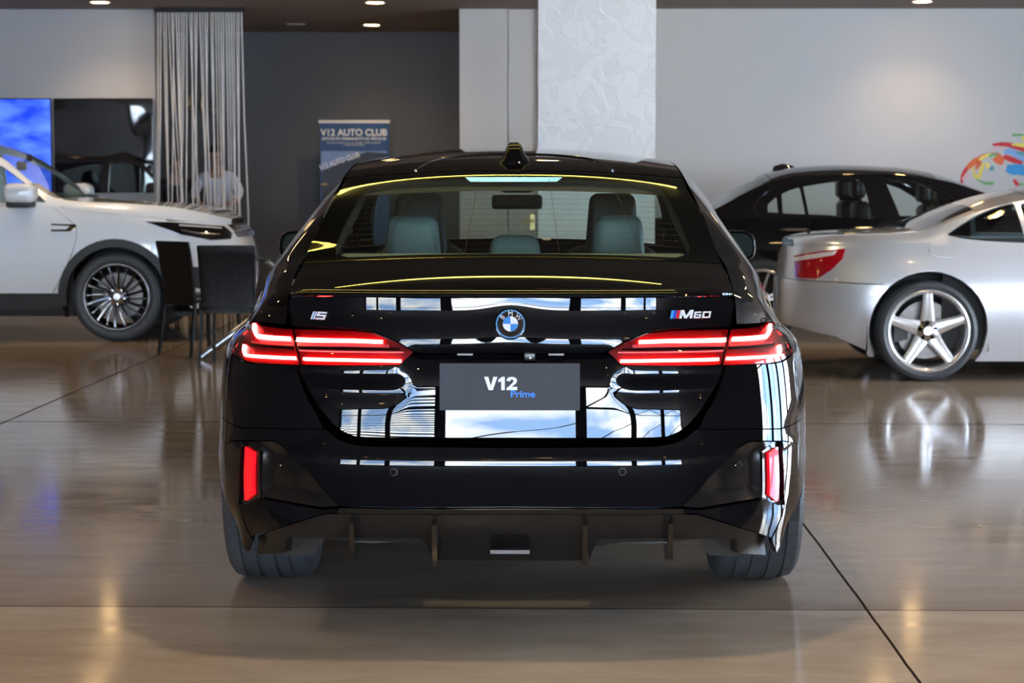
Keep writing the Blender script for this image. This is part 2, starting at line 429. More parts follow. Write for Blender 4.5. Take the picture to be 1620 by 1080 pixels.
def tyre_mesh(R, wd, rim, par, grooves=True):
    h = wd/2; pr = [(rim-.004, -h*.86), (rim+.012, -h*.92), (rim+(R-rim)*.45, -h*1.0), (R-.028, -h*.97), (R-.010, -h*.86)]
    if grooves:
        for g in (-.56, -.2, .2, .56):
            pr += [(R-.001, h*(g-.05)), (R-.009, h*(g-.035)), (R-.009, h*(g+.035)), (R-.001, h*(g+.05))]
    else: pr += [(R, -h*.6), (R, h*.6)]
    pr += [(R-.010, h*.86), (R-.028, h*.97), (rim+(R-rim)*.45, h*1.0), (rim+.012, h*.92), (rim-.004, h*.86), (rim-.012, h*.6), (rim-.012, -h*.6)]
    m = MB().lathe(pr, 'X', 96, close=True)
    return m.build('tyre', 'rubber', par, True, 30)
def wheel(R, wd, rim, style, parent, loc, m='alloy'):
    """Axle along X, outer face towards +X."""
    e = empty('wheel', loc); e.parent = parent; h = wd/2
    tyre_mesh(R, wd, rim, e)
    pr = [(rim-.003, h*.82), (rim+.006, h*.90), (rim-.004, h*.93), (rim-.018, h*.86), (rim-.03, h*.55), (rim-.035, -h*.8), (rim-.004, -h*.86)]
    rm = MB().lathe(pr, 'X', 72)
    rm.build('rim', m, e, True, 50)
    sp = MB(); xf = h*.72
    def spoke(a0, r0, r1, w0, w1, x0, x1, dp, sk=0):
        c, s_ = math.cos(a0), math.sin(a0); V = []
        for r, w_, x, k in ((r0, w0, x0, 0), ((r0+r1)/2, (w0+w1)/2*.92, (x0+x1)/2+.004, sk*.4), (r1, w1, x1, sk)):
            for (u, xx) in ((-w_, x-dp*.25), (-w_*.55, x), (w_*.55, x), (w_, x-dp*.25), (w_*.8, x-dp), (-w_*.8, x-dp)):
                uu = u+k; V.append((xx, r*c-uu*s_, r*s_+uu*c))
        F = [(i*6+j, i*6+(j+1)%6, (i+1)*6+(j+1)%6, (i+1)*6+j) for i in range(2) for j in range(6)]+[(5,4,3,2,1,0), (12,13,14,15,16,17)]
        sp.add(V, F)
    if style == 'star':
        for k in range(5): spoke(PI/2+.02+k*2*PI/5, .05, rim-.012, .052, .030, xf*.8, xf+.012, .035)
    elif style == 'twin':
        for k in range(10):
            a = k*2*PI/10+.1; spoke(a-.035, .05, rim-.014, .012, .011, xf*.85, xf+.01, .03, .05)
        for k in range(10):
            a = k*2*PI/10+.1+.3; spoke(a, .08, rim-.014, .006, .008, xf*.8, xf-.005, .02, .05)
    else:
        for k in range(5):
            a = k*2*PI/5+.3
            spoke(a-.12, .05, rim-.012, .016, .011, xf*.8, xf+.008, .03, -.03); spoke(a+.12, .05, rim-.012, .016, .011, xf*.8, xf+.008, .03, .03)
    sp.build('spokes', m, e, True, 35)
    hb = MB().lathe([(.0, xf+.006), (.028, xf+.005), (.034, xf-.002), (.055, xf-.008), (.075, xf-.02), (.08, xf-.05)], 'X', 32)
    hb.build('hub_cap', 'brushed' if style != 'star' else 'chrome', e, True, 40)
    bt = MB()
    for k in range(5):
        a = PI/2+.02+(k+.5)*2*PI/5 if style != 'star' else PI/2+k*2*PI/5; rr = .056 if style == 'star' else .062
        bt.lathe([(.0, xf+.004), (.009, xf+.003), (.010, xf-.015)], 'X', 10, (0, rr*math.cos(a), rr*math.sin(a)))
    bt.build('wheel_bolts', 'dark_gap' if style == 'star' else 'chrome', e, True, 40)
    dc = MB().lathe([(.07, -.01), (rim*.72, -.01), (rim*.72, -.03), (.07, -.03)], 'X', 48, close=True); dc.build('brake_disc', 'disc', e, True, 30)
    cl = MB().prism([( -.06, rim*.45), (.06, rim*.45), (.085, rim*.8), (-.085, rim*.8)], -.04, .03, Matrix(((0,0,1,0),(0,-1,0,0),(1,0,0,0),(0,0,0,1))))
    cl.build('brake_caliper', 'exhaust_grey', e)
    return e

# ------------------------------------------------------------------ the room
def struct(o): o['kind'] = 'structure'; return o
def slab(name, x0,x1,y0,y1,z0,z1, m): return struct(MB().box(x0,x1,y0,y1,z0,z1).build(name, m))
def wall_mat(name, col, rough=.75, bump=None):
    return mat(name, col, rough, noise=(.6,.05), bump=bump)
wall_mat('wall_white', (.57,.56,.545)); wall_mat('wall_grey', (.125,.13,.137)); wall_mat('wall_left_paint', (.50,.50,.50))
wall_mat('ceiling_paint', (.25,.20,.172), .8); wall_mat('plaster_white', (.66,.665,.67), .6)
# trowelled plaster of the pillar
n = M['plaster_white'].node_tree.nodes; L = M['plaster_white'].node_tree.links
t = n.new('ShaderNodeTexCoord'); v1 = n.new('ShaderNodeTexNoise'); v1.inputs['Scale'].default_value = 6; v1.inputs['Detail'].default_value = 9; v1.inputs['Distortion'].default_value = 1.2
r1 = n.new('ShaderNodeValToRGB'); r1.color_ramp.elements[0].position = .46; r1.color_ramp.elements[1].position = .56
bb = n.new('ShaderNodeBump'); bb.inputs['Strength'].default_value = .35; bb.inputs['Distance'].default_value = .006
L.new(t.outputs['Object'], v1.inputs['Vector']); L.new(v1.outputs['Fac'], r1.inputs['Fac']); L.new(r1.outputs['Color'], bb.inputs['Height']); L.new(bb.outputs['Normal'], n['Principled BSDF'].inputs['Normal'])
mx = n.new('ShaderNodeMix'); mx.data_type = 'RGBA'; mx.inputs[6].default_value = (.615,.615,.615,1); mx.inputs[7].default_value = (.65,.65,.65,1)
L.new(r1.outputs['Color'], mx.inputs[0]); L.new(mx.outputs[2], n['Principled BSDF'].inputs['Base Color'])

# polished concrete floor, with its sawn joints
fm = bpy.data.materials.new('floor_concrete'); fm.use_nodes = True; M['floor_concrete'] = fm
n = fm.node_tree.nodes; L = fm.node_tree.links; p = n['Principled BSDF']
def nd(t, **k):
    x = n.new(t)
    for a, b_ in k.items(): setattr(x, a, b_)
    return x
def mth(op, a, b_=None, c=None):
    x = nd('ShaderNodeMath', operation=op)
    for i, q in enumerate((a, b_, c)):
        if q is None: continue
        if isinstance(q, (int, float)): x.inputs[i].default_value = q
        else: L.new(q, x.inputs[i])
    return x.outputs[0]
tc = nd('ShaderNodeTexCoord')
mp = nd('ShaderNodeMapping'); GRIDROT = math.radians(-0.70)
J1 = at(700, 960.5, 1.0)
d_ = ray(700, 961.5); JP = CAM + d_*(-CAM.z/d_.z); d_ = ray(1371, 964); JX = CAM + d_*(-CAM.z/d_.z)
d_ = ray(700, 668.5); JP2 = CAM + d_*(-CAM.z/d_.z); d_ = ray(120, 618.5); JX2 = CAM + d_*(-CAM.z/d_.z)
cg, sg_ = math.cos(GRIDROT), math.sin(GRIDROT)
sp = nd('ShaderNodeSeparateXYZ'); L.new(tc.outputs['Object'], sp.inputs[0])
X, Y = sp.outputs[0], sp.outputs[1]
A = -GRIDROT   # grid turned clockwise by 0.7 deg
gx = mth('SUBTRACT', mth('MULTIPLY', X, math.cos(A)), mth('MULTIPLY', Y, math.sin(A)))
gy = mth('ADD', mth('MULTIPLY', X, math.sin(A)), mth('MULTIPLY', Y, math.cos(A)))
def g2(P): return (P.x*math.cos(A)-P.y*math.sin(A), P.x*math.sin(A)+P.y*math.cos(A))
nw = nd('ShaderNodeTexNoise'); nw.inputs['Scale'].default_value = 2.5; nw.inputs['Detail'].default_value = 4; L.new(tc.outputs['Object'], nw.inputs['Vector'])
wob = mth('MULTIPLY', mth('SUBTRACT', nw.outputs['Fac'], .5), .012)
lines = []
for v, o_, ww in ((gy, g2(JP)[1], .0045), (gy, g2(JP2)[1], .011), (gy, g2(JP2)[1]+4.7, .006), (gy, g2(JP)[1]-4.7, .005), (gx, g2(JX)[0], .0045), (gx, g2(JX2)[0], .0075), (gx, g2(JX)[0]+4.7, .005)):
    dd = mth('ABSOLUTE', mth('SUBTRACT', mth('ADD', v, wob), o_)); lines.append(mth('LESS_THAN', dd, ww))
jl = lines[0]
for q in lines[1:]: jl = mth('MAXIMUM', jl, q)
# slab tone steps: the bay nearest the door is paler
step = mth('LESS_THAN', mth('ADD', gy, wob), g2(JP)[1])
n1 = nd('ShaderNodeTexNoise'); n1.inputs['Scale'].default_value = .55; n1.inputs['Detail'].default_value = 7; n1.inputs['Roughness'].default_value = .62; L.new(tc.outputs['Object'], n1.inputs['Vector'])
mp2 = nd('ShaderNodeMapping'); mp2.inputs['Scale'].default_value = (.35, 1.2, 1); L.new(tc.outputs['Object'], mp2.inputs['Vector'])
n2 = nd('ShaderNodeTexNoise'); n2.inputs['Scale'].default_value = 6; n2.inputs['Detail'].default_value = 8; n2.inputs['Roughness'].default_value = .65; n2.inputs['Distortion'].default_value = .6; L.new(mp2.outputs[0], n2.inputs['Vector'])
r = nd('ShaderNodeValToRGB'); r.color_ramp.elements[0].position = .30; r.color_ramp.elements[0].color = (.19,.145,.11,1); r.color_ramp.elements[1].position = .68; r.color_ramp.elements[1].color = (.35,.29,.23,1)
L.new(mth('ADD', mth('MULTIPLY', n1.outputs['Fac'], .6), mth('MULTIPLY', n2.outputs['Fac'], .42)), r.inputs['Fac'])
m1 = nd('ShaderNodeMix', data_type='RGBA', blend_type='MULTIPLY'); L.new(step, m1.inputs[0]); L.new(r.outputs['Color'], m1.inputs[6]); m1.inputs[7].default_value = (1.50,1.60,1.68,1)
m2 = nd('ShaderNodeMix', data_type='RGBA'); L.new(jl, m2.inputs[0]); L.new(m1.outputs[2], m2.inputs[6]); m2.inputs[7].default_value = (.03,.022,.018,1)
L.new(m2.outputs[2], p.inputs['Base Color'])
rr = nd('ShaderNodeMapRange'); rr.inputs[1].default_value = .3; rr.inputs[2].default_value = .7; rr.inputs[3].default_value = .07; rr.inputs[4].default_value = .15
L.new(n2.outputs['Fac'], rr.inputs[0]); L.new(rr.outputs[0], p.inputs['Roughness']); L.new(mth('MULTIPLY', mth('SUBTRACT', 1.0, jl), .5), p.inputs['Specular IOR Level'])
bp = nd('ShaderNodeBump'); bp.inputs['Strength'].default_value = .05; bp.inputs['Distance'].default_value = .002
L.new(n2.outputs['Fac'], bp.inputs['Height']); L.new(bp.outputs['Normal'], p.inputs['Normal'])

mat('ceiling_dimmer_dark', (.05,.042,.030), .6, noise=(1,.3))
mat('floor_dimmer_dark', (.012,.012,.013), .9, noise=(30,.3))
YW = 14.55; YG = 17.55                       # plane of the white walls, and of the grey wall behind
XL, XR, YB = -9.5, 9.0, -13.5
xa = at(245, 100, YW).x; xb_ = at(727, 100, YW).x; xc = at(803, 100, YW).x; xd = at(851, 100, YW).x
slab('floor', XL-.2, XR+.2, YB-6, YG+.2, -.12, 0, 'floor_concrete')
slab('floor_reflection_dimmer', XL, XR, YB, -.62, 0, .006, 'floor_dimmer_dark')  # unseen dark slab added so the bumper mirrors less bright floor
slab('ceiling', XL-.2, XR+.2, YB, YG+.2, CEIL, CEIL+.15, 'ceiling_paint')
slab('wall_back_left', XL, xa, YW, YW+.15, 0, CEIL, 'wall_left_paint')
slab('wall_back_grey', xa-1.5, xb_+.15, YG, YG+.15, 0, CEIL, 'wall_grey')
slab('wall_niche_left', xa-1.65, xa-1.5, YW+.15, YG+.15, 0, CEIL, 'wall_grey')
slab('wall_back_white', xb_, xc, YW, YG, 0, CEIL, 'wall_white')
slab('wall_back_right', xd, XR, YW, YW+.15, 0, CEIL, 'wall_white')
wall_mat('wall_brown', (.085,.06,.045))
slab('wall_left', XL-.2, XL, YB, YG, 0, CEIL, 'wall_brown')
slab('ceiling_reflection_dimmer', -4.2, 3.6, .6, 8.2, CEIL-.015, CEIL+.01, 'ceiling_dimmer_dark')  # unseen dark slab added to darken the ceiling mirrored in the trunk deck
slab('wall_right', XR, XR+.2, 8.5, YG, 0, CEIL, 'wall_white')
slab('wall_right_rear', XR, XR+.2, YB, .5, 0, CEIL, 'wall_brown')
slab('wall_right_sill', XR, XR+.2, .5, 8.5, 0, .3, 'wall_white')
slab('wall_right_head', XR, XR+.2, .5, 8.5, CEIL-.15, CEIL, 'wall_white')
def portal(name, loc, rot, sx, sy):
    o = lamp('AREA', name, loc, 1, size=sx, rot=rot, sy=sy); o.data.cycles.is_portal = True
portal('window_portal', ((XL+XR)/2, YB-.12, 1.65), (PI/2,0,PI), XR-XL, 2.7)
portal('window_portal', (XR+.22, 4.5, 1.6), (PI/2,0,PI/2), 8.0, 2.7)
# door between the white panels
d1 = empty('door_1', (0,0,0)); struct(d1)
struct(MB().box(xc+.01, xd-.01, YW+.05, YW+.09, 0, CEIL).build('door_leaf', 'wall_white', d1))
hz = at(842, 350, YW)
struct(MB().tube([(hz.x, YW+.04, hz.z), (hz.x, YW-.02, hz.z), (hz.x-.10, YW-.03, hz.z)], .012).box(hz.x-.025, hz.x+.025, YW+.03, YW+.05, hz.z-.09, hz.z+.07).build('door_handle', 'brass', d1))
slab('wall_door_head', xc, xd, YW+.09, YW+.15, 0, CEIL, 'wall_white')
# pillar
c0 = at(851.5, 100, 9.55); c1 = at(1037.5, 100, 9.55)
pil = slab('pillar', c0.x, c1.x, 9.55, 9.55+.45, 0, CEIL, 'plaster_white')
MB()
# facade behind the photographer: tall glazing with posts, ties and blinds
fa = slab('wall_front_sill', XL, XR, YB-.1, YB, 0, .35, 'mullion')
slab('wall_front_head', XL, XR, YB-.1, YB, CEIL-.12, CEIL, 'mullion')
for i in range(4):
    a = .5+i*2.0; c = .5+(i+1)*2.0; wn = empty('window_%d' % (i+8), (0,0,0)); struct(wn)
    fr = MB().box(XR+.02, XR+.18, a, a+.35, .3, CEIL-.15).box(XR+.05, XR+.15, c-.06, c, .3, CEIL-.15).box(XR+.06, XR+.12, a, c, 2.2, 2.26).box(XR+.06, XR+.12, (a+c)/2+.1, (a+c)/2+.16, .3, CEIL-.15)
    struct(fr.build('window_frame', 'mullion', wn))
    struct(mesh('window_pane', [(XR+.16, a, .3), (XR+.16, c, .3), (XR+.16, c, CEIL-.15), (XR+.16, a, CEIL-.15)], [(0,1,2,3)], 'glass_facade', wn))
nwin = 7; wx = (XR-XL)/nwin
for i in range(nwin):
    a, b_ = XL+i*wx, XL+(i+1)*wx
    wn = empty('window_%d' % (i+1), (0,0,0)); struct(wn)
    fr = MB().box(a, a+.30, YB-.1, YB+.08, .35, CEIL-.12).box(b_-.06, b_, YB-.1, YB+.05, .35, CEIL-.12)
    fr.box(a, b_, YB-.06, YB+.02, 2.26, 2.32)
    if i >= 3:
        xm = (a+.30+b_)/2
        fr.tube([(a+.3, YB-.05, 2.32), (xm, YB-.05, CEIL-.16)], .03, 6).tube([(xm, YB-.05, CEIL-.16), (b_, YB-.05, 2.32)], .03, 6)
        fr.tube([(a+.3, YB-.05, .45), (b_, YB-.05, 1.55)], .022, 6)
    struct(fr.build('window_frame', 'mullion', wn))
    if i < 3:
        sl = MB()
        for k in range(19): z = .48+k*.13; sl.box(a+.3, b_-.06, YB-.04, YB-.02, z, z+.055)
        struct(sl.build('window_blind', 'slat', wn))
    struct(mesh('window_pane', [(a, YB-.08, .35), (b_, YB-.08, .35), (b_, YB-.08, CEIL-.12), (a, YB-.08, CEIL-.12)], [(0,1,2,3)], 'glass_facade', wn))
# ceiling lights
def downlight(x, y, label, r=.085, e=26, lit=True):
    t = empty('ceiling_downlight', (x, y, CEIL-(.016 if -4.2 < x < 3.6 and .6 < y < 8.2 else 0)), label=label, cat='ceiling light', group='recessed ceiling downlights')
    MB().lathe([(r, -.001), (r+.022, -.006), (r+.024, 0), (r, .0)], 'Z', 28, close=True).build('trim_ring', 'lamp_trim', t, True)
    mesh('lamp_face', [(r*math.cos(2*PI*k/24), r*math.sin(2*PI*k/24), -.0025) for k in range(24)], [tuple(range(24))[::-1]], 'lamp_glow' if lit else 'lamp_trim', t)
    if lit: lamp('SPOT', 'downlight_lamp', (x, y, CEIL-.02), e, (1,.72,.42), .05, (0,0,0), spot=math.radians(125))
def ceil_at(px, py): d = ray(px, py); return CAM+d*((CEIL-CAM.z)/d.z)
q = ceil_at(593, 4); downlight(q.x, q.y, 'lit warm downlight at the top edge, above the left of the dark sedan')
q = ceil_at(588, 39.5); downlight(q.x, q.y, 'lit warm downlight in the lower ceiling before the grey wall')
q = ceil_at(158, 3.5); downlight(q.x, q.y, 'lit warm downlight at the top edge above the wall screen')
q = ceil_at(1459, 2.5); downlight(q.x, q.y, 'lit warm downlight at the top edge over the right white wall')
q = ceil_at(468, 38); downlight(q.x, q.y, 'unlit pale ceiling fitting near the string curtain', lit=False)
random.seed(3)
for j in range(7):
    for i in range(5):
        x, y = -6.9+i*3.3+(.5 if j%2 else 0), 10.6-3.4*j
        if abs(x) < 1.6 and 2 < y < 5.5: continue
        downlight(x, y, 'warm downlight in the main ceiling grid, out of the picture above', e=62)
# yellow lit cove strip over the cars
mb = MB().box(-2.6, .95, 3.944, 3.956, CEIL-.04, CEIL-.016)
tag(mb.build('led_strip', 'led_yellow'), 'long thin yellow light strip on the ceiling, seen mirrored in the black paint', 'light strip')
mb = MB().box(-2.6, .95, 2.714, 2.726, CEIL-.04, CEIL-.016)
tag(mb.build('led_strip', 'led_yellow'), 'second thin yellow light strip, mirrored closer to the spoiler edge', 'light strip')

# ------------------------------------------------------------------ the dark sedan in front
CC = (0, 2.4, .7)
def wid_main(y, z):      # fender crests and a slight waist between them
    f = math.exp(-((y-.98)/.55)**2)*.5+math.exp(-((y-3.98)/.5)**2)*.5
    return 1-.022*(1-min(1, 2*f))*sm((y-.9)/.5)
mb_ = Body(.935, 5.0, [(.15,.955),(.25,.962),(.35,.99),(.48,1.0),(.60,1.0),(.735,.992),(.80,.982),(.835,.960),(.87,.918),(.92,.865),(1.0,.79),(1.1,.72)],
    [(.15,.02),(.25,-.040),(.33,-.046),(.40,-.048),(.50,-.052),(.535,-.050),(.56,-.041),(.60,-.032),(.70,-.015),(.80,.003),(.87,.018),(.93,.034),(1.0,.06)],
    [(.2,4.9),(.4,5.0),(.6,5.0),(.8,4.9),(.95,4.75)], Ar=1.2, nr=3.6, mr=3.6, wid=wid_main)
S = mb_.S
car = empty('sedan', (0,0,0), label='glossy dark sedan seen from behind, red light bars glowing, grey board in place of plate', cat='car')
def P(px, py): return mb_.s_px(px, py)
def PL(pts): return [P(*p) for p in pts]
def sym(half):           # half outline from the centre line (s=0) outward and back
    return half+[(-a, b_) for a, b_ in half[::-1] if abs(a) > 1e-6]
def on0(py): return (0.0, P(812, py)[1])
# --- lid faces: absolute tail profile with plate scoop
PU = pchip([(.815,.010),(.826,.006),(.838,.0015),(.850,.0),(.868,.0010),(.885,.0035),(.905,.0080),(.925,.0125),(.945,.0160),(.962,.0176),(.975,.0182),(.986,.0185),(.996,.018)])
PC = pchip([(.580,-.026),(.60,-.0248),(.64,-.0214),(.68,-.0170),(.72,-.0120),(.76,-.0062),(.79,.003),(.815,.018),(.835,.030)])
PP = pchip([(.580,-.026),(.60,-.0248),(.64,-.0214),(.68,-.0165),(.705,-.0120),(.722,-.0085),(.735,-.0085),(.750,-.0125),(.768,-.0160),(.80,-.012),(.850,.002),(.92,.012)])
def lid_y(x, z):
    a = abs(x); xb = .255+.35*max(0, .80-z)
    return PC(z)+(PP(z)-PC(z))*sm((a-xb)/.075)
def Gq(x, z):
    z = min(z, .86); q = min(.9999, abs(x)/(mb_.W*mb_.k(z))); return mb_.Ar*(1-(1-q**mb_.nr)**(1/mb_.mr))
def lid_low(x, z): return (x, lid_y(x, z)+Gq(x, z), z)
def emboss(x, z):        # shallow bowl round the roundel
    r = math.hypot(x, (z-.908))/.062; return -.0045*math.exp(-r*r*.6)
def lid_up(x, z):
    e = sm((abs(x)-.36)/.28); base = PU(z)+emboss(x, z)
    return (x, Gq(x, z)+base+e*(mb_.yr(min(z,.93))-PU(min(z,.93)))*.7, z)
def PU_(px, py): return solve(lid_up, px, py, (min(.6, (px-809)/560), 1.308-(py-290)/560))
def PLo(px, py): return solve(lid_low, px, py, (min(.58, (px-809)/560), 1.308-(py-290)/560))
def PD(px, py): return solve(diff, px, py, P(min(px, 1200), py))
def on0f(f, py): return (0.0, f(812, py)[1])
ZT = P(812, 470)[1]
top = [on0f(PU_, 468), PU_(960,468), PU_(1090,468.5), PU_(1150,470), PU_(1161,476), PU_(1159,500), PU_(1157.5,515)]
lt_top = [PU_(1108,517.5), PU_(1062,519.5), PU_(1025,524), PU_(988,539), PU_(965,553), PU_(950,558.5)]
up = top+lt_top+[on0f(PU_, 558.5)]
panel('trunk_lid', sym(up), lid_up, 'black_paint', car, .014, thick=.035, centre=CC)
lid = children(car)[-1] if False else [o for o in bpy.data.objects if o.name == 'trunk_lid'][0]
low = [on0f(PLo,560), PLo(950,560), PLo(963,562), PLo(972,568), PLo(984,578), PLo(1060,579), PLo(1144,578.5), PLo(1139,596), PLo(1128,618), PLo(1107,650), PLo(1088,672), PLo(1073,683), PLo(1055,690), PLo(1035,691.5), on0f(PLo,692)]
tl = panel('trunk_panel', sym(low), lid_low, 'black_paint', car, .012, thick=.02, centre=CC)
# --- tail lamps
def offs(fn, d):
    return fn
inner = [P(963,556), P(988,541), P(1025,526), P(1062,521), P(1108,519), P(1157,517), P(1153,535), P(1148,556), P(1143.5,576), P(1060,577.5), P(985,576), P(973,565)]
outer = [P(1161.5,517), P(1185,515), P(1209,511.5), P(1219,505), P(1223,499), P(1228,505), P(1233,517), P(1241,527), P(1247,540), P(1253,555), P(1246,563), P(1237,570), P(1222,573), P(1190,574.5), P(1148,576.5), P(1152,556), P(1157,535)]
def strip(pts, wpx):      # constant width band through pixel points
    up_, dn = [], []
    for i, (x, y) in enumerate(pts):
        a = Vector(pts[max(0,i-1)]); b_ = Vector(pts[min(len(pts)-1,i+1)]); d = (b_-a).normalized(); nrm = Vector((-d.y, d.x))*wpx/2
        up_.append((x+nrm.x, y+nrm.y)); dn.append((x-nrm.x, y-nrm.y))
    return [P(*q) for q in up_+dn[::-1]]
for mir in (False, True):
    L1 = empty('tail_lamp', (0,0,0)); L1.parent = car
    L2 = empty('tail_lamp', (0,0,0)); L2.parent = car
    kw = dict(centre=CC, mirror=mir)
    panel('lamp_housing', inner, S, 'red_housing', L1, .02, off=-.014, thick=.01, **kw)
    panel('lamp_housing', outer, S, 'red_housing', L2, .02, off=-.014, thick=.01, **kw)
    panel('light_bar', strip([(1012,539.8),(1060,537.6),(1151,534.6)], 5.6), S, 'led_red', L1, .01, off=-.007, thick=.006, **kw)
    panel('light_bar', strip([(982,570.5),(1060,569),(1140,566.8)], 4.8), S, 'led_red', L1, .01, off=-.007, thick=.006, **kw)
    panel('light_bar', strip([(1162,533.2),(1190,531.5),(1217,528),(1221,520),(1222.5,509)], 5.2), S, 'led_red', L2, .01, off=-.007, thick=.006, **kw)
    panel('light_bar', strip([(1153,565.6),(1195,563.6),(1236,560.8),(1238,552),(1236.5,543)], 4.8), S, 'led_red', L2, .01, off=-.007, thick=.006, **kw)
    panel('reflex_strip', strip([(1002,546.8),(1060,545),(1149,542.5)], 5), S, 'lamp_silver', L1, .01, off=-.009, thick=.004, **kw)
    panel('reflex_strip', strip([(978,556.6),(1060,555.6),(1147,552.6)], 2), S, 'lens_white', L1, .01, off=-.009, thick=.004, **kw)
    panel('reflex_strip', strip([(1159,543),(1190,541),(1226,537)], 3), S, 'lamp_silver', L2, .01, off=-.009, thick=.004, **kw)
    panel('divider_fin', strip([(985,551.6),(1060,550),(1148,547.6)], 2.6), S, 'dark_gap', L1, .01, off=-.008, thick=.004, **kw)
    panel('divider_fin', strip([(1156,548),(1190,545.5),(1230,541)], 2.8), S, 'dark_gap', L2, .01, off=-.008, thick=.004, **kw)
    panel('lamp_lens', inner, S, 'lens_red', L1, .016, thick=0, **kw)
    panel('lamp_lens', outer, S, 'lens_red', L2, .016, thick=0, **kw)
# --- bumper and quarter, rear face pieces
def R_(y, z): return (mb_.s_y(y, z), z)
zs = P(1215, 677)[1]
quarter_rear = [P(1149,579), P(1190,577), P(1224,575.5), P(1240,572), P(1250,564), R_(.42,.80), R_(.40,.74), R_(.40,.66), R_(.42,.56), R_(.44,zs), P(1235,677), P(1186,677.5), P(1106,677.5), P(1118,652), P(1130,634), P(1139,612), P(1145,596)]
for mir in (False, True):
    panel('rear_quarter_panel', quarter_rear, S, 'black_paint', car, .014, thick=.014, centre=CC, mirror=mir)
BF = pchip([(.36,.030),(.388,.010),(.396,.0),(.50,0),(.60,0)])
bump_half = [on0(708.5), P(1040,706.5), P(1066,702), P(1084,694), P(1096,684), P(1103,679), P(1186,679), P(1236,679), R_(.44, zs-.002), R_(.47,.50), P(1246,697), P(1231,696.5), P(1190,696.5), P(1181,699), P(1172,705), P(1125,752), P(1078,800), P(1060,802), on0(802)]
# insert a real order: outer edge walks down the side then back along the pocket rim
panel('rear_bumper', sym(bump_half), S, 'black_paint', car, .014, thick=.02, centre=CC)
for mir in (False, True):
    kw = dict(centre=CC, mirror=mir)
    pocket = [P(1229,698.5), P(1190,698.5), P(1183,700.5), P(1174,707), P(1127,754), P(1080,801), P(1105,803.5), P(1160,794.5), P(1206,786), P(1206,716), P(1216,705)]
    def poff(s, z):
        u = sm((s-P0[0])/.10)*sm((P1[0]-s)/.05)*sm((z-.40)/.03)*sm((.565-z)/.02)
        return -.004-.020*u
    P0 = P(1100,780); P1 = P(1212,750)
    panel('bumper_insert', pocket, S, 'pocket_black', car, .012, off=poff, thick=.01, **kw)
    rf = [P(1216,716), P(1229,706.5), P(1230.5,707.5), P(1231.5,792.5), P(1228,793), P(1217,783.5)]
    panel('reflector', rf, S, 'reflector_red_glow', car, .012, off=.001, thick=.012, **kw)
    blk = [P(1209,714), P(1225,699), P(1233,700), P(1236.5,795), P(1226,796), P(1209,787)]
    panel('reflector_surround', blk, S, 'gloss_black', car, .012, off=-.008, thick=.008, **kw)
    side = [P(1234.5,699), P(1246,699.5), R_(.485,.50), R_(.50,.40), P(1260,796), P(1238,835), P(1215,868), P(1211.5,847), P(1238,797)]

    wing = [P(1082,804), P(1105,806.5), P(1160,797), P(1208,788.5), P(1226,798), P(1236.5,797.5), P(1210,845.5), P(1165,831), P(1106,812.5), P(1082,810)]
    def woff(s, z): return .004+.16*max(0,.40-z)*sm((s-PW)/.10)
    PW = P(1090, 808)[0]
    panel('bumper_corner', side, S, 'black_paint', car, .012, off=lambda s, z: .002+(woff(s, z)-.002)*(1-sm((s-.86)/.12)), thick=.015, **kw)
    panel('bumper_winglet', wing, S, 'black_paint', car, .010, off=woff, thick=.012, **kw)
strip_ = [on0(803.5), P(1060,803.5), P(1078,803), P(1082,811.5), on0(811.5)]
panel('bumper_trim', sym(strip_), S, 'gloss_black', car, .008, off=lambda s, z: .002+.55*max(0, z-.374), thick=.02, centre=CC)
# diffuser
DF = pchip([(.20,.10),(.245,.055),(.30,.012),(.345,-.012),(.375,-.022)])
DO = pchip([(.18,-.012),(.25,-.022),(.30,-.030),(.375,-.034)])
def diff(s, z):
    x, y, _ = S(s, max(z, .25)); e = sm((abs(x)-.42)/.2); return (x, y-mb_.yr(max(z, .25))+DF(z)*(1-e)+DO(z)*e, z)
dh = [on0f(PD,813.5), PD(1084,813.5), PD(1106,815), PD(1165,833.5), PD(1210.5,848.5), PD(1211.5,877.5), PD(1168,875), PD(1165,850.5), PD(1070,851), PD(950,852), PD(942,862), PD(932,886), on0f(PD,886.5)]
panel('diffuser', sym(dh), diff, 'satin_black', car, .014, thick=.03, centre=CC)
# lower lip pieces behind the diffuser
for mir in (1, -1):
    m = MB()
    m.box(.15*1, .72, .07, .30, .268, .33) if False else None
    V = [(.23,.03,.300),(.66,.10,.300),(.60,.16,.255),(.50,.12,.250),(.42,.11,.245),(.33,.10,.250),(.25,.09,.240)]
    V2 = [(a, b_+.35, c) for a, b_, c in V]
    m.add([(mir*a, b_+.13, c) for a, b_, c in V+V2], [tuple(range(7)), tuple(range(13,6,-1))]+[(i, 7+i, 7+(i+1)%7, (i+1)%7) for i in range(7)])
    m.build('under_tray', 'exhaust_grey', car)
    b2 = MB(); V = [(.53,.26,.30),(.74,.27,.30),(.68,.30,.195),(.59,.29,.20)]; V2 = [(a, b_+.5, c) for a, b_, c in V]
    b2.add([(mir*a, b_, c) for a, b_, c in V+V2], [(0,1,2,3), (7,6,5,4)]+[(i, 4+i, 4+(i+1)%4, (i+1)%4) for i in range(4)])
    b2.build('suspension_cover', 'exhaust_grey', car)
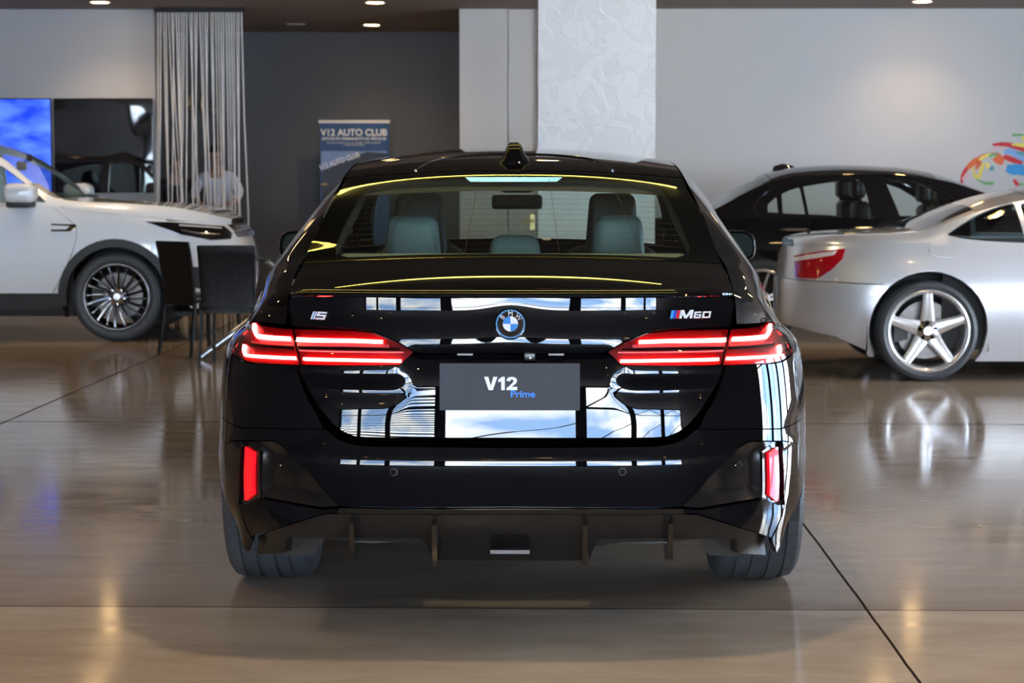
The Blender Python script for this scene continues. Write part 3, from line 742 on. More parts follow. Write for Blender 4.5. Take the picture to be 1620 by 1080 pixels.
for px in (555.5, 687.5, 925.5, 1061.5):
    a = at(px, 848, -.03); x = a.x; big = abs(x) < .3
    lo = .232 if not big else .222; yb = Gq(x, .3)
    f = MB(); w_ = .011
    prof = [(yb-.045,.362),(yb-.052,.350),(yb-.040,.30),(yb-.015,lo+.01),(yb+.01,lo),(yb+.06,lo+.002),(yb+.075,.28),(yb+.05,.362)]
    V = [(x+sx_*w_*(.6 if i in (0,1,2,3) else 1), y, z) for sx_ in (-1,1) for i, (y, z) in enumerate(prof)]
    f.add(V, [tuple(range(8)), tuple(range(15,7,-1))]+[(i, 8+i, 8+(i+1)%8, (i+1)%8) for i in range(8)])
    f.build('diffuser_fin', 'gloss_black', car, True, 25)
cs0, cs1 = at(776, 865.5, .03), at(838, 871.5, .03)
MB().box(cs0.x, cs1.x, -.012, .05, cs1.z, cs0.z).build('diffuser_label', 'disc', car)
# parking sensors
for px, py, rr_ in ((630.5,747,.0105),(985,746,.0105),(437,739,.013),(1176,738,.013)):
    s_, z_ = P(px if px > 808 else 2*811.5-px, py); sg = 1 if px > 808 else -1
    p0 = Vector(S(s_, z_)); dx = (Vector(S(s_+.01, z_))-p0); dz = Vector(S(s_, z_+.01))-p0; nn = dx.cross(dz).normalized()
    if nn.y > 0: nn = -nn
    if rr_ > .011: p0 -= nn*.022
    p0.x *= sg; nn.x *= sg
    e = empty('parking_sensor', p0); e.parent = car; e.rotation_mode = 'QUATERNION'; e.rotation_quaternion = nn.to_track_quat('Z', 'Y')
    MB().lathe([(0, .0015), (rr_*.75, .0015), (rr_*.78, -.002)], 'Z', 24).build('sensor_face', 'black_paint' if rr_ < .011 else 'satin_black', e, True)
    MB().lathe([(rr_*.82, .0), (rr_*.86, .002), (rr_, .001), (rr_, -.003)], 'Z', 24).build('sensor_ring', 'brushed' if rr_ < .011 else 'gloss_black', e, True)
# --- spoiler lip
zl = P(812, 467)[1]
rows = []
for i in range(61):
    x = -.638+1.276*i/60; g = Gq(x, .90); fade = sm((.638-abs(x))/.03)
    yl = g+.018-.030*fade
    rows.append([(x, g+.022, zl-.006), (x, yl+.004, zl-.004), (x, yl, zl-.001), (x, yl+.001, zl+.005*fade), (x, yl+.012, zl+.009*fade+.001), (x, g+.06, zl+.019)])
grid('spoiler', rows, 'black_paint', car, sharp=30)
# --- top of the car
ZC = pchip([(-.02,.985),(.0,.992),(.06,1.012),(.2,1.046),(.42,1.090),(.62,1.155),(.85,1.232),(1.05,1.295),(1.22,1.346),(1.30,1.366),(1.45,1.392),(1.6,1.410),(1.95,1.436),(2.5,1.452),(2.9,1.43),(3.1,1.395),(3.5,1.235),(3.93,1.05),(4.1,1.01),(4.6,.93),(5.0,.78)])
XE = pchip([(0,.648),(.2,.648),(.42,.644),(.62,.632),(.85,.612),(1.05,.596),(1.25,.582),(1.5,.578),(2.0,.585),(2.6,.585),(3.0,.58),(3.5,.65),(3.9,.70),(4.3,.70),(5.0,.62)])
DR = pchip([(0,.016),(.2,.022),(.42,.022),(.85,.022),(1.25,.026),(1.6,.036),(2.0,.046),(2.6,.05),(3.1,.045),(3.9,.03),(5.0,.06)])
def warp(v, x): return v+Gq(min(abs(x), .66), .90)*(1-sm((v-.1)/.9))*1.0
def topf(x, v):
    xe = XE(v); q = min(1.2, abs(x)/xe); return (x, warp(v, x), ZC(v)-DR(v)*q**2.3)
gw = -.004
def tp(v, k=1.0): return (XE(v)*k-.003, v)
vl = [.0, .1, .2, .3, .4]
deck = [(0, .055)]+[(x, .055) for x in (.2,.4,.55)]+[(XE(.055)-.003, .055)]+[tp(v) for v in (.12,.2,.3,.395)]+[(.45,.395), (.2,.395), (0,.395)]
panel('trunk_deck', sym(deck), topf, 'black_paint', car, .016, thick=.012, centre=CC)
def vs(a, b_, n): return [a+(b_-a)*i/n for i in range(n+1)]
gl = [(0,.405), (.3,.405), (.5,.405)]+[tp(v) for v in vs(.405,1.235,10)]+[(.35,1.235), (0,1.235)]
rw = panel('rear_window', sym(gl), topf, 'glass_rear', car, .02, thick=0, centre=CC)
# black border under the glass
g_out = sym([(0,.405)]+[tp(v) for v in vs(.405,1.235,8)]+[(0,1.235)])
g_in = sym([(0,.455), (.50,.455), (.545,.49), (.552,.56), (.535,.80), (.515,1.00), (.49,1.12), (.44,1.165), (0,1.175)])
panel('window_border', g_out, topf, 'dark_gap', rw, .02, holes=[g_in], off=-.005, thick=.002, centre=CC)
fil = MB()
for i in range(13):
    v = .50+.05*i; xe = .53-.03*(v-.5)
    fil.tube([Vector(topf(xe*(j/8-1)+0*j if False else xe*(2*j/16-1), v))+Vector((0,0,-.006)) for j in range(17)], .0004, 4)
fil.build('heating_wire', 'wire', rw)
for x0, x1 in ((-.36,-.30), (-.16,-.13), (0,0), (.16,.13), (.36,.30)):
    pass
fl2 = MB()
for x0 in (-.40, -.145, .145, .40):
    fl2.tube([Vector(topf(x0*(1-.25*(v-.45)), v))+Vector((0,0,-.007)) for v in vs(.46,1.16,8)], .0008, 4)
fl2.build('heating_wire', 'wire', rw)
roof = [(0,1.245)]+[tp(v) for v in vs(1.245,3.02,16)]+[(0,3.02)]
panel('roof', sym(roof), topf, 'black_paint', car, .03, thick=.03, centre=CC)
arc = [(-.34,1.27),(-.325,1.34),(-.27,1.50),(-.15,1.60),(0,1.63),(.15,1.60),(.27,1.50),(.325,1.34),(.34,1.27)]
MB().tube([Vector(topf(a[0], a[1]))+Vector((0,0,.001)) for a in catmull([(*a,0) for a in arc], 6)], .004, 6).build('roof_seam', 'gloss_black', car, True)
ws = [(0,3.03)]+[tp(v) for v in vs(3.03,3.93,8)]+[(0,3.93)]
panel('windscreen', sym(ws), topf, 'glass_clear', car, .04, thick=0, centre=CC)
hd = [(0,3.95)]+[tp(v) for v in vs(3.95,4.9,8)]+[(0,4.9)]
panel('hood', sym(hd), topf, 'black_paint', car, .04, thick=.01, centre=CC)
# --- shoulder / pillar loft (right half), rows along v, points from the flank to the gap line
ZQ = .868
ST = [ # v, [(x,z) q1..q5]
 (.00, [(.785,.892),(.765,.900),(.725,.902),(.685,.903),(.650,.905)]),
 (.02, [(.780,.902),(.760,.918),(.730,.930),(.687,.938),(.650,.946)]),
 (.07, [(.782,.910),(.762,.936),(.734,.956),(.690,.971),(.650,.984)]),
 (.16, [(.790,.915),(.770,.948),(.742,.976),(.694,.998),(.650,1.014)]),
 (.30, [(.800,.925),(.780,.962),(.756,1.002),(.702,1.034),(.650,1.050)]),
 (.50, [(.815,.935),(.790,.982),(.766,1.028),(.706,1.068),(.637,1.092)]),
 (.85, [(.822,.955),(.797,1.002),(.758,1.070),(.690,1.148),(.612,1.212)]),
 (1.25,[(.846,.960),(.822,1.010),(.764,1.110),(.676,1.230),(.582,1.334)]),
 (1.6, [(.866,.960),(.840,1.010),(.775,1.125),(.690,1.262),(.579,1.376)]),
 (2.0, [(.870,.960),(.846,1.010),(.785,1.130),(.705,1.275),(.586,1.392)]),
 (2.6, [(.870,.960),(.846,1.010),(.785,1.130),(.705,1.280),(.586,1.404)]),
 (3.1, [(.865,.955),(.842,1.005),(.780,1.110),(.700,1.240),(.585,1.350)]),
 (3.6, [(.855,.945),(.835,.985),(.790,1.060),(.735,1.130),(.665,1.175)]),
 (4.0, [(.850,.930),(.830,.955),(.795,.980),(.755,1.000),(.702,1.012)]),
 (4.5, [(.800,.900),(.785,.920),(.760,.928),(.730,.930),(.69,.935)]),
 (4.9, [(.66,.86),(.655,.862),(.65,.864),(.64,.866),(.62,.868)]),
]
QF = [[pchip([(s_[0], s_[1][i][c]) for s_ in ST]) for c in (0,1)] for i in range(5)]
def qrow(v, n=6):
    fade = 1-sm((v-.1)/.9)
    pts = []
    s0 = mb_.s_y(0, .8)
    ys = v+Gq(.80, ZQ)*fade
    base = []
    for z in (.80, ZQ):
        xx = QF[0][0](v)+(.012 if z > .85 else .030)
        yy = v+fade*Gq(min(xx, mb_.W*mb_.k(z)*.995), z)
        # flank point: follow the swept body surface at this station
        sy = mb_.s_y(max(yy, .012), z); p = S(sy, z)
        base.append(Vector(p))
    K = base[:]
    for i in range(5):
        x, z = QF[i][0](v), QF[i][1](v); g = Gq(min(x, .80), .90)
        K.append(Vector((x, v+g*fade, z)))
    c = catmull(K, n)
    return c[n:]         # start at ZQ
def qgrid(name, v0, v1, nv, j0, j1, m, parent=car, off=0, n=6):
    for mir in (False, True):
        rows = [qrow(v0+(v1-v0)*i/nv, n)[j0:j1+1] for i in range(nv+1)]
        grid(name, rows, m, parent, mir)
nj = 30
def vv(a, b_, n, pw=1): return [a+(b_-a)*(i/n)**pw for i in range(n+1)]
def qg(name, vlist, j0, j1, m):
    for mir in (False, True):
        grid(name, [qrow(v)[j0:j1+1] for v in vlist], m, car, mir, sharp=60)
qg('pillar_panel', vv(0,.5,26,1.4)+vv(.5,1.35,17)[1:], 0, 30, 'black_paint')
qg('door_shoulder', vv(1.35,3.45,24), 0, 9, 'black_paint')
qg('side_window', vv(1.35,3.45,24), 9, 21, 'glass_side')
qg('roof_rail', vv(1.35,3.45,24), 21, 30, 'black_paint')
qg('fender_top', vv(3.45,4.9,20), 0, 30, 'black_paint')
# --- flank, below the shoulder: quarter with arch, doors, fender
def arch(yc, r, zc, zb, n=20):     # arch points from the back foot over to the front foot, in (y, z)
    a0 = math.asin((zb-zc)/r); return [(yc+r*math.cos(a), zc+r*math.sin(a)) for a in [PI-a0-(PI-2*a0)*i/n for i in range(n+1)]]
AX1, AX2 = .97, 3.97
lamp_end = [P(1243,528), R_(.42,ZQ), R_(.42,.80), P(1249,566), P(1254,556), P(1248,540)]
for mir in (False, True): panel('quarter_infill', lamp_end, S, 'black_paint', car, .014, thick=.01, centre=CC, mirror=mir)
def flank(name, yz, m='black_paint', step=.03):
    for mir in (False, True):
        panel(name, [(mb_.s_y(y, z), z) for y, z in yz], S, m, car, step, thick=.02, centre=CC, mirror=mir)
ar1 = arch(AX1, .385, .365, .30)
flank('rear_fender', [(.42,ZQ),(.42,.80),(.402,.74),(.402,.66),(.422,.56),(.442,.545),(.475,.50),(.505,.40),(.56,.33)]+ar1[1:]+[(1.42,.30),(1.42,ZQ)], step=.02)
flank('rear_door', [(1.428,.24),(1.428,ZQ),(2.30,ZQ),(2.30,.24)])
flank('front_door', [(2.308,.24),(2.308,ZQ),(3.40,ZQ),(3.40,.24)])
ar2 = arch(AX2, .385, .365, .30)
flank('front_fender', [(3.408,.24),(3.408,ZQ),(4.55,ZQ),(4.6,.5),(4.45,.25)]+ar2[::-1])
sq = []
# outer piece between light tip and fender top
flank('side_sill', [(1.36,.17),(1.36,.235),(3.58,.235),(3.58,.17)], 'gloss_black')
nose = [(mb_.s_y(4.56,.30),.22),(mb_.s_y(4.6,.5),.5),(mb_.s_y(4.55,ZQ),ZQ),(mb_.tot,ZQ),(mb_.tot,.22)]
for mir in (False, True): panel('front_bumper', nose, S, 'black_paint', car, .04, centre=CC, mirror=mir)
# narrow piece of quarter between lamp top and shoulder loft start
# --- inner structure: keeps the car dark inside the gaps
inn = MB()
for i in range(1): pass
hw = [(0,.055),(.3,.065),(.55,.10),(.68,.17),(.74,.28),(.76,.5)]
V = []; 
for x, y in [(-a, b_) for a, b_ in hw[::-1][:-1]]+hw:
    V += [(x, y+.02, .31), (x, y-.012, .60), (x, y+.04, .83), (x*.84, y+.05, .965)]
n_ = len(V)//4
mesh('tail_structure', V, [(i*4+j, i*4+4+j, i*4+5+j, i*4+1+j) for i in range(n_-1) for j in range(3)], 'dark_gap', car)
MB().box(-.78,.78,.60,4.6,.22,.24).build('floor_pan', 'underbody', car)
for s_ in (-1,1):
    MB().box(s_*.80-.01, s_*.80+.01, 1.42, 3.5, .23, .93).build('door_lining', 'cabin_black', car)
    for yc in (AX1, AX2):
        m = MB(); A_ = arch(yc, .40, .365, .25, 16)
        V = [(s_*.60, y, z) for y, z in A_]+[(s_*.90, y, z) for y, z in A_]; k = len(A_)
        m.add(V, [(i, i+1, k+i+1, k+i) for i in range(k-1)]+[tuple(range(k))]); m.build('wheel_liner', 'underbody', car)
# --- wheels
for i, (sx_, yc) in enumerate(((1,AX1),(-1,AX1),(1,AX2),(-1,AX2))):
    e = wheel(.358, .275, .255, 'y', car, (sx_*.790, yc, .358), 'alloy_black')
    if sx_ < 0: e.rotation_euler = (0,0,PI)
# --- mirrors
for s_ in (-1,1):
    e = empty('door_mirror', (0,0,0)); e.parent = car
    cx, cy, cz = s_*.93, 3.02, 1.043
    V = []; N = 20; rows = []
    for d_, sc in ((-.0,.93),(.012,1.0),(.06,1.0),(.11,.86),(.15,.60),(.17,.15)):
        r_ = []
        for k in range(N+1):
            a = 2*PI*k/N; u, v_ = math.cos(a), math.sin(a)
            u = math.copysign(abs(u)**.6, u)*.112*sc; v_ = math.copysign(abs(v_)**.7, v_)*.060*sc
            v_ *= (1+.25*u/.118*s_*-1*-1)
            r_.append((cx+u, cy+d_, cz+v_+.012*u/.118*-s_))
        rows.append(r_)
    grid('mirror_shell', rows, 'black_paint', e)
    mesh('mirror_glass', [(cx+(p[0]-cx)*.93, p[1]-.001+(p[0]-cx)*.0-(p[2]-cz)*.10, cz+(p[2]-cz)*.9) for p in rows[0][:-1]], [tuple(range(N))[::-1] if True else 0], 'mirror', e, False).rotation_euler = (0,0,0)
    MB().tube([(s_*.87, cy+.10, .955), (s_*.93, cy+.09, .985), (s_*.985, cy+.08, 1.0)], [.03,.026,.03], 10).build('mirror_arm', 'gloss_black', e, True)
# --- antenna fin
fin = []
AP = pchip([(0,1),(.30,1),(.42,.97),(.50,.85),(.62,.58),(.80,.30),(1,.0)])
for v_, w_, h_ in ((1.330,.040,.000),(1.335,.050,.010),(1.35,.055,.030),(1.375,.057,.046),(1.42,.055,.058),(1.48,.048,.060),(1.56,.034,.040),(1.66,.015,.012)):
    z0 = ZC(v_)-.003
    fin.append([(a*w_, v_, z0+h_*AP(abs(a))-(.004 if abs(a) > .99 else 0)) for a in [-1+2*k/20 for k in range(21)]])
grid('antenna_fin', fin, 'black_paint', car, sharp=60)
# --- badges
def on_lid(px, py, d=.001):
    # point on the upper lid face under a pixel
    a_ = PU_(px if px > 812 else 2*809.5-px, py); p_ = Vector(lid_up(*a_))
    if px < 812: p_.x = -p_.x
    return p_
def tilt_at(px, py):
    a = on_lid(px, py+5); b_ = on_lid(px, py-5); c_ = on_lid(px-8, py); d_ = on_lid(px+8, py)
    return math.atan2(b_.y-a.y, b_.z-a.z), math.atan2(d_.y-c_.y, d_.x-c_.x)
rp = Vector((0, lid_up(.0, .908)[1]-.004, .908))
rp.z = at(807.5, 512.5, .0).z; rp.x = at(807.5, 512.5, 0).x
e = empty('roundel', rp); e.parent = car; e.rotation_euler = (PI/2-.19, 0, 0)
R0 = .0435
MB().lathe([(0,-.004),(R0*1.02,-.004),(R0*1.03,.001),(R0*.98,.004),(R0*.93,.0045)], 'Z', 64).build('rim', 'gloss_black', e, True)
MB().lathe([(R0*.95,.0040),(R0*.93,.0058),(R0*.885,.0058),(R0*.865,.0040)], 'Z', 64).build('ring', 'badge_lblue', e, True)
MB().lathe([(R0*.865,.0040),(R0*.855,.0054),(R0*.835,.0054),(R0*.825,.0040)], 'Z', 64).build('ring', 'chrome', e, True)
MB().lathe([(R0*.83,.0038),(R0*.5,.0038)], 'Z', 64).build('dark_ring', 'gloss_black', e, True)
for k in range(4):
    V = [(0,0,.0048)]+[(R0*.5*math.cos(a), R0*.5*math.sin(a), .0048) for a in [PI/2*k+PI/2*i/14 for i in range(15)]]
    mesh('quadrant', V, [(0,)+tuple(range(1,16))], 'badge_blue' if k % 2 else 'badge_white', e, False)
MB().lathe([(R0*.52,.0040),(R0*.51,.0052),(R0*.49,.0052)], 'Z', 48).build('ring', 'chrome', e, True)
for ch, a in (('B', 50), ('M', 0), ('W', -50)):
    aa = math.radians(a); text('letter', ch, .0185, 'badge_white', (-math.sin(aa)*R0*.665, math.cos(aa)*R0*.665, .0042), (0,0,aa), e, .0, .0004)
yb_, xt = 0, 0
def slant(pts, sh=.30): return [(x+y*sh, y) for x, y in pts]
def badge(name, glyphs, px, py, sc, parent=car):
    """glyphs: (outline list, material); units of cap height, origin lower left"""
    p_ = on_lid(px, py); tz, tx = tilt_at(px, py)
    e = empty(name, (p_.x, p_.y-.0045, p_.z)); e.parent = parent; e.rotation_euler = (PI/2-tz, 0, tx)
    for nm, polys, m in glyphs:
        b = MB()
        for po in polys: b.prism([(x*sc, y*sc) for x, y in slant(po)], 0, .004)
        b.build(nm, m, e)
    return e
FIVE = [[(0,1),(0,.42),(.25,.42),(.25,.78),(1.35,.78),(1.35,1)], [(.25,.62),(.25,.42),(1.12,.42),(1.12,.62)], [(1.12,.62),(1.38,.62),(1.38,0),(1.12,0)], [(0,0),(1.12,0),(1.12,.22),(0,.22)]]
b5 = badge('model_badge', [('letter', [[(0,0),(.22,0),(.22,1.0),(0,1.0)]], 'badge_white'), ('letter', [[(.26,0),(.42,0),(.42,1.0),(.26,1.0)]], 'badge_lblue'), ('letter', [[(.44,0),(.56,0),(.56,1.0),(.44,1.0)]], 'badge_white'), ('numeral', [[(x+.78, y) for x, y in po] for po in FIVE], 'badge_white')], 494, 505, .0225)
SIX = [[(0,0),(1.15,0),(1.15,.2),(0,.2)], [(0,.2),(.24,.2),(.24,.8),(0,.8)], [(0,.8),(1.1,.8),(1.1,1),(0,1)], [(.24,.42),(1.15,.42),(1.15,.6),(.24,.6)], [(.92,.2),(1.15,.2),(1.15,.42),(.92,.42)]]
ZERO = [[(0,0),(1.3,0),(1.3,.2),(0,.2)], [(0,.2),(.24,.2),(.24,.8),(0,.8)], [(0,.8),(1.3,.8),(1.3,1),(0,1)], [(1.06,.2),(1.3,.2),(1.3,.8),(1.06,.8)]]
MM = [[(0,0),(.32,0),(.32,1),(0,1)], [(.32,1),(.32,.55),(.72,0),(.86,0),(.86,.3),(.45,1)], [(.86,.3),(.86,0),(1.0,0),(1.4,.55),(1.4,1),(1.27,1)], [(1.4,0),(1.72,0),(1.72,1),(1.4,1)]]
bm_ = badge('model_badge', [('stripe', [[(0,0),(.34,0),(.34,1.02),(0,1.02)]], 'badge_lblue'), ('stripe', [[(.38,0),(.72,0),(.72,1.02),(.38,1.02)]], 'badge_dblue'), ('stripe', [[(.76,0),(1.12,0),(1.12,1.02),(.76,1.02)]], 'badge_red'),
    ('letter', [[(x+1.2, y*1.02) for x, y in po] for po in MM], 'badge_white'), ('numeral', [[(x*.8+3.12, y*.8) for x, y in po] for po in SIX], 'badge_white'), ('numeral', [[(x*.8+4.25, y*.8) for x, y in po] for po in ZERO], 'badge_white')], 1059, 504, .0232)
# --- plate board
pa, pb = at(695.5, 574.5, -.022), at(917.5, 649.5, -.035)
pe = empty('plate_board', ((pa.x+pb.x)/2, -.024, (pa.z+pb.z)/2)); pe.parent = car; pe.rotation_euler = (math.radians(-5), 0, 0)
pw, ph = (pb.x-pa.x)/2, (pa.z-pb.z)/2
MB().box(-pw, pw, -.002, .002, -ph, ph).build('board', 'plate_grey', pe)
def on_plate(px, py): a = at(px, py, -.026); return (a.x-(pa.x+pb.x)/2, -.0027, a.z-(pa.z+pb.z)/2)
c1_ = on_plate(794.5, 606.5)
H_ = .0375
def curve2(h):      # a bold figure 2 as one outline, origin lower left, unit height
    out = [(0,.0),(0,.16)]+[(.10+.36*t, .20+.36*t) for t in (.3,.6,1)]+[(.52,.66),(.50,.76),(.40,.80),(.30,.76),(.27,.66)]+[(0,.69),(.03,.84),(.14,.96),(.38,1.0),(.62,.96),(.76,.84),(.79,.68),(.72,.53),(.58,.40),(.42,.28),(.38,.25),(.80,.25),(.80,0)]
    return [(x*h, y*h) for x, y in out]
def glyph_v(h): return [(x*h, y*h) for x, y in [(0,1),(.31,1),(.50,.34),(.69,1),(1.0,1),(.66,0),(.34,0)]]
def glyph_1(h): return [(x*h, y*h) for x, y in [(.30,0),(.30,.66),(.08,.58),(.08,.80),(.36,1),(.57,1),(.57,0)]]
def bold_v12(h, x0, y, z0, m, parent):
    for g_, dx in ((glyph_v(h), 0), (glyph_1(h), .98*h), (curve2(h), 1.68*h)):
        MB().add([(x0+dx+a, y, z0+b_) for a, b_ in g_], [tuple(range(len(g_)))]).build('lettering', m, parent)
bold_v12(H_, c1_[0]-.0508, -.0029, c1_[2]-H_/2, 'white_print', pe)
c1_ = on_plate(827, 623.5); text('lettering', 'Prime', .0262, 'blue_print', c1_, (PI/2,0,0), pe, .0006, .0002, sx=1.12)
# camera and plate lamps under the crease
cpt = at(838, 565, -.0)
rbox('reversing_camera', cpt.x-.017, cpt.x+.017, -.005, .05, cpt.z-.012, cpt.z+.014, .004, 'satin_black', car)
cm = [o for o in bpy.data.objects if o.name.startswith('reversing_camera')][0]
MB().lathe([(0,-.010),(.003,-.0095),(.0045,-.007),(.005,-.005)], 'Y', 20, (cpt.x+.002, 0, cpt.z)).build('camera_lens', 'lens_white', cm, True)
for px in (735.5, 880): a = at(px, 561.5, .0); MB().box(a.x-.022, a.x+.022, .0, .022, a.z-.001, a.z+.004).build('plate_lamp', 'disc', car)
# --- cabin
MB().box(-.60,.60,.52,1.30,.985,1.0).build('parcel_shelf_panel', 'cabin_black', car)
mesh('parcel_shelf', [(-.56,.56,1.075),(.56,.56,1.075),(.55,.95,1.078),(-.55,.95,1.078)], [(0,1,2,3)], 'shelf_grey', car, False)
MB().box(-.56,.56,.56,.57,1.0,1.075).box(-.56,.56,.94,.95,.9,1.078).build('shelf_edge', 'shelf_grey', car)
hl = sym([(0,1.12)]+[(XE(v)-.05, v) for v in vs(1.12,3.0,10)]+[(0,3.0)])
panel('headliner', hl, topf, 'headliner', car, .08, off=-.035, thick=0, centre=CC)
a0, a1 = at(735, 281, 1.17), at(890, 287.5, 1.17)
MB().add([(a0.x,1.17,a0.z+.002),(a1.x,1.17,a0.z+.002),(a1.x-.02,1.17,a1.z),(a0.x+.02,1.17,a1.z),(a0.x,1.20,a0.z+.002),(a1.x,1.20,a0.z+.002),(a1.x-.02,1.20,a1.z),(a0.x+.02,1.20,a1.z)], [(0,3,2,1),(4,5,6,7),(0,1,5,4),(2,3,7,6),(1,2,6,5),(0,4,7,3)]).build('high_brake_lamp', 'brake_lens_reflection', car)
for s_ in (-1,1):   # pillars inside
    MB().tube([(s_*.60,.60,1.05),(s_*.555,.95,1.18),(s_*.53,1.3,1.29)], .03, 8).build('pillar_trim', 'cabin_black', car, True)
    MB().tube([(s_*.80,3.90,1.02),(s_*.70,3.5,1.18),(s_*.60,3.08,1.34)], .028, 8).build('front_pillar', 'black_paint', car, True)
    MB().box(s_*.73-.02, s_*.73+.02, 2.25, 2.40, .9, 1.12).build('centre_pillar', 'cabin_black', car)
def headrest(x, y, w_, z0, z1, m, par, d=.10, top=.8):
    return rbox('headrest', x-w_/2, x+w_/2, y-d/2, y+d/2, z0, z1, .035, m, par, 4, taper=lambda c: Vector((x+(c.x-x)*(top if c.z > (z0+z1)/2 else 1), c.y, c.z)))
RS = empty('rear_seat', (0,0,0)); RS.parent = car
rbox('seat_back', -.62,.62,1.25,1.42,.42,1.045,.05,'leather_grey',RS)
rbox('seat_cushion', -.62,.62,1.42,1.95,.32,.52,.05,'leather_grey',RS)
for px0, px1, top in ((605,698,341),(936,1023,341),(771,858,372.5)):
    a, b_ = at(px0, top, 1.33), at(px1, top, 1.33); headrest((a.x+b_.x)/2, 1.38, b_.x-a.x, 1.02, a.z, 'leather_grey', RS, top=.84)
for px0, px1 in ((617,708),(925,1014)):
    a, b_ = at(px0, 305.5, 2.5), at(px1, 305.5, 2.5); x = (a.x+b_.x)/2
    F_ = empty('front_seat', (0,0,0)); F_.parent = car
    headrest(x, 2.56, b_.x-a.x, .98, a.z, 'leather_brown', F_, .12, .80)
    rbox('seat_back', x-.26, x+.26, 2.52, 2.66, .45, 1.05, .06, 'leather_brown', F_, 4, taper=lambda c: Vector((x+(c.x-x)*(.72 if c.z > .8 else 1), c.y, c.z)))
    rbox('seat_cushion', x-.26, x+.26, 2.62, 3.15, .30, .50, .05, 'leather_brown', F_)
MB().box(-.78,.78,3.35,3.98,.55,.965).build('dashboard', 'cabin_black', car)
e = empty('rear_view_mirror', (0,0,0)); e.parent = car
a, b_ = at(778, 308, 3.2), at(858, 331, 3.2)
rbox('mirror_body', a.x, b_.x, 3.19, 3.23, b_.z, a.z, .014, 'cabin_black', e)
a, b_ = at(783, 284, 3.25), at(853, 305, 3.25)
rbox('mirror_mount', a.x, b_.x, 3.25, 3.30, b_.z, a.z+.02, .02, 'cabin_black', e, 3, taper=lambda c: Vector(((a.x+b_.x)/2+(c.x-(a.x+b_.x)/2)*(1.25 if c.z > b_.z+.03 else .7), c.y, c.z)))
sw = MB(); 
sw.tube([( -.40+.18*math.cos(t_), 3.22+.05*math.sin(t_), .88+.18*math.sin(t_)) for t_ in [2*PI*i/24 for i in range(25)]], .014, 8, False).build('steering_wheel', 'cabin_black', car, True)

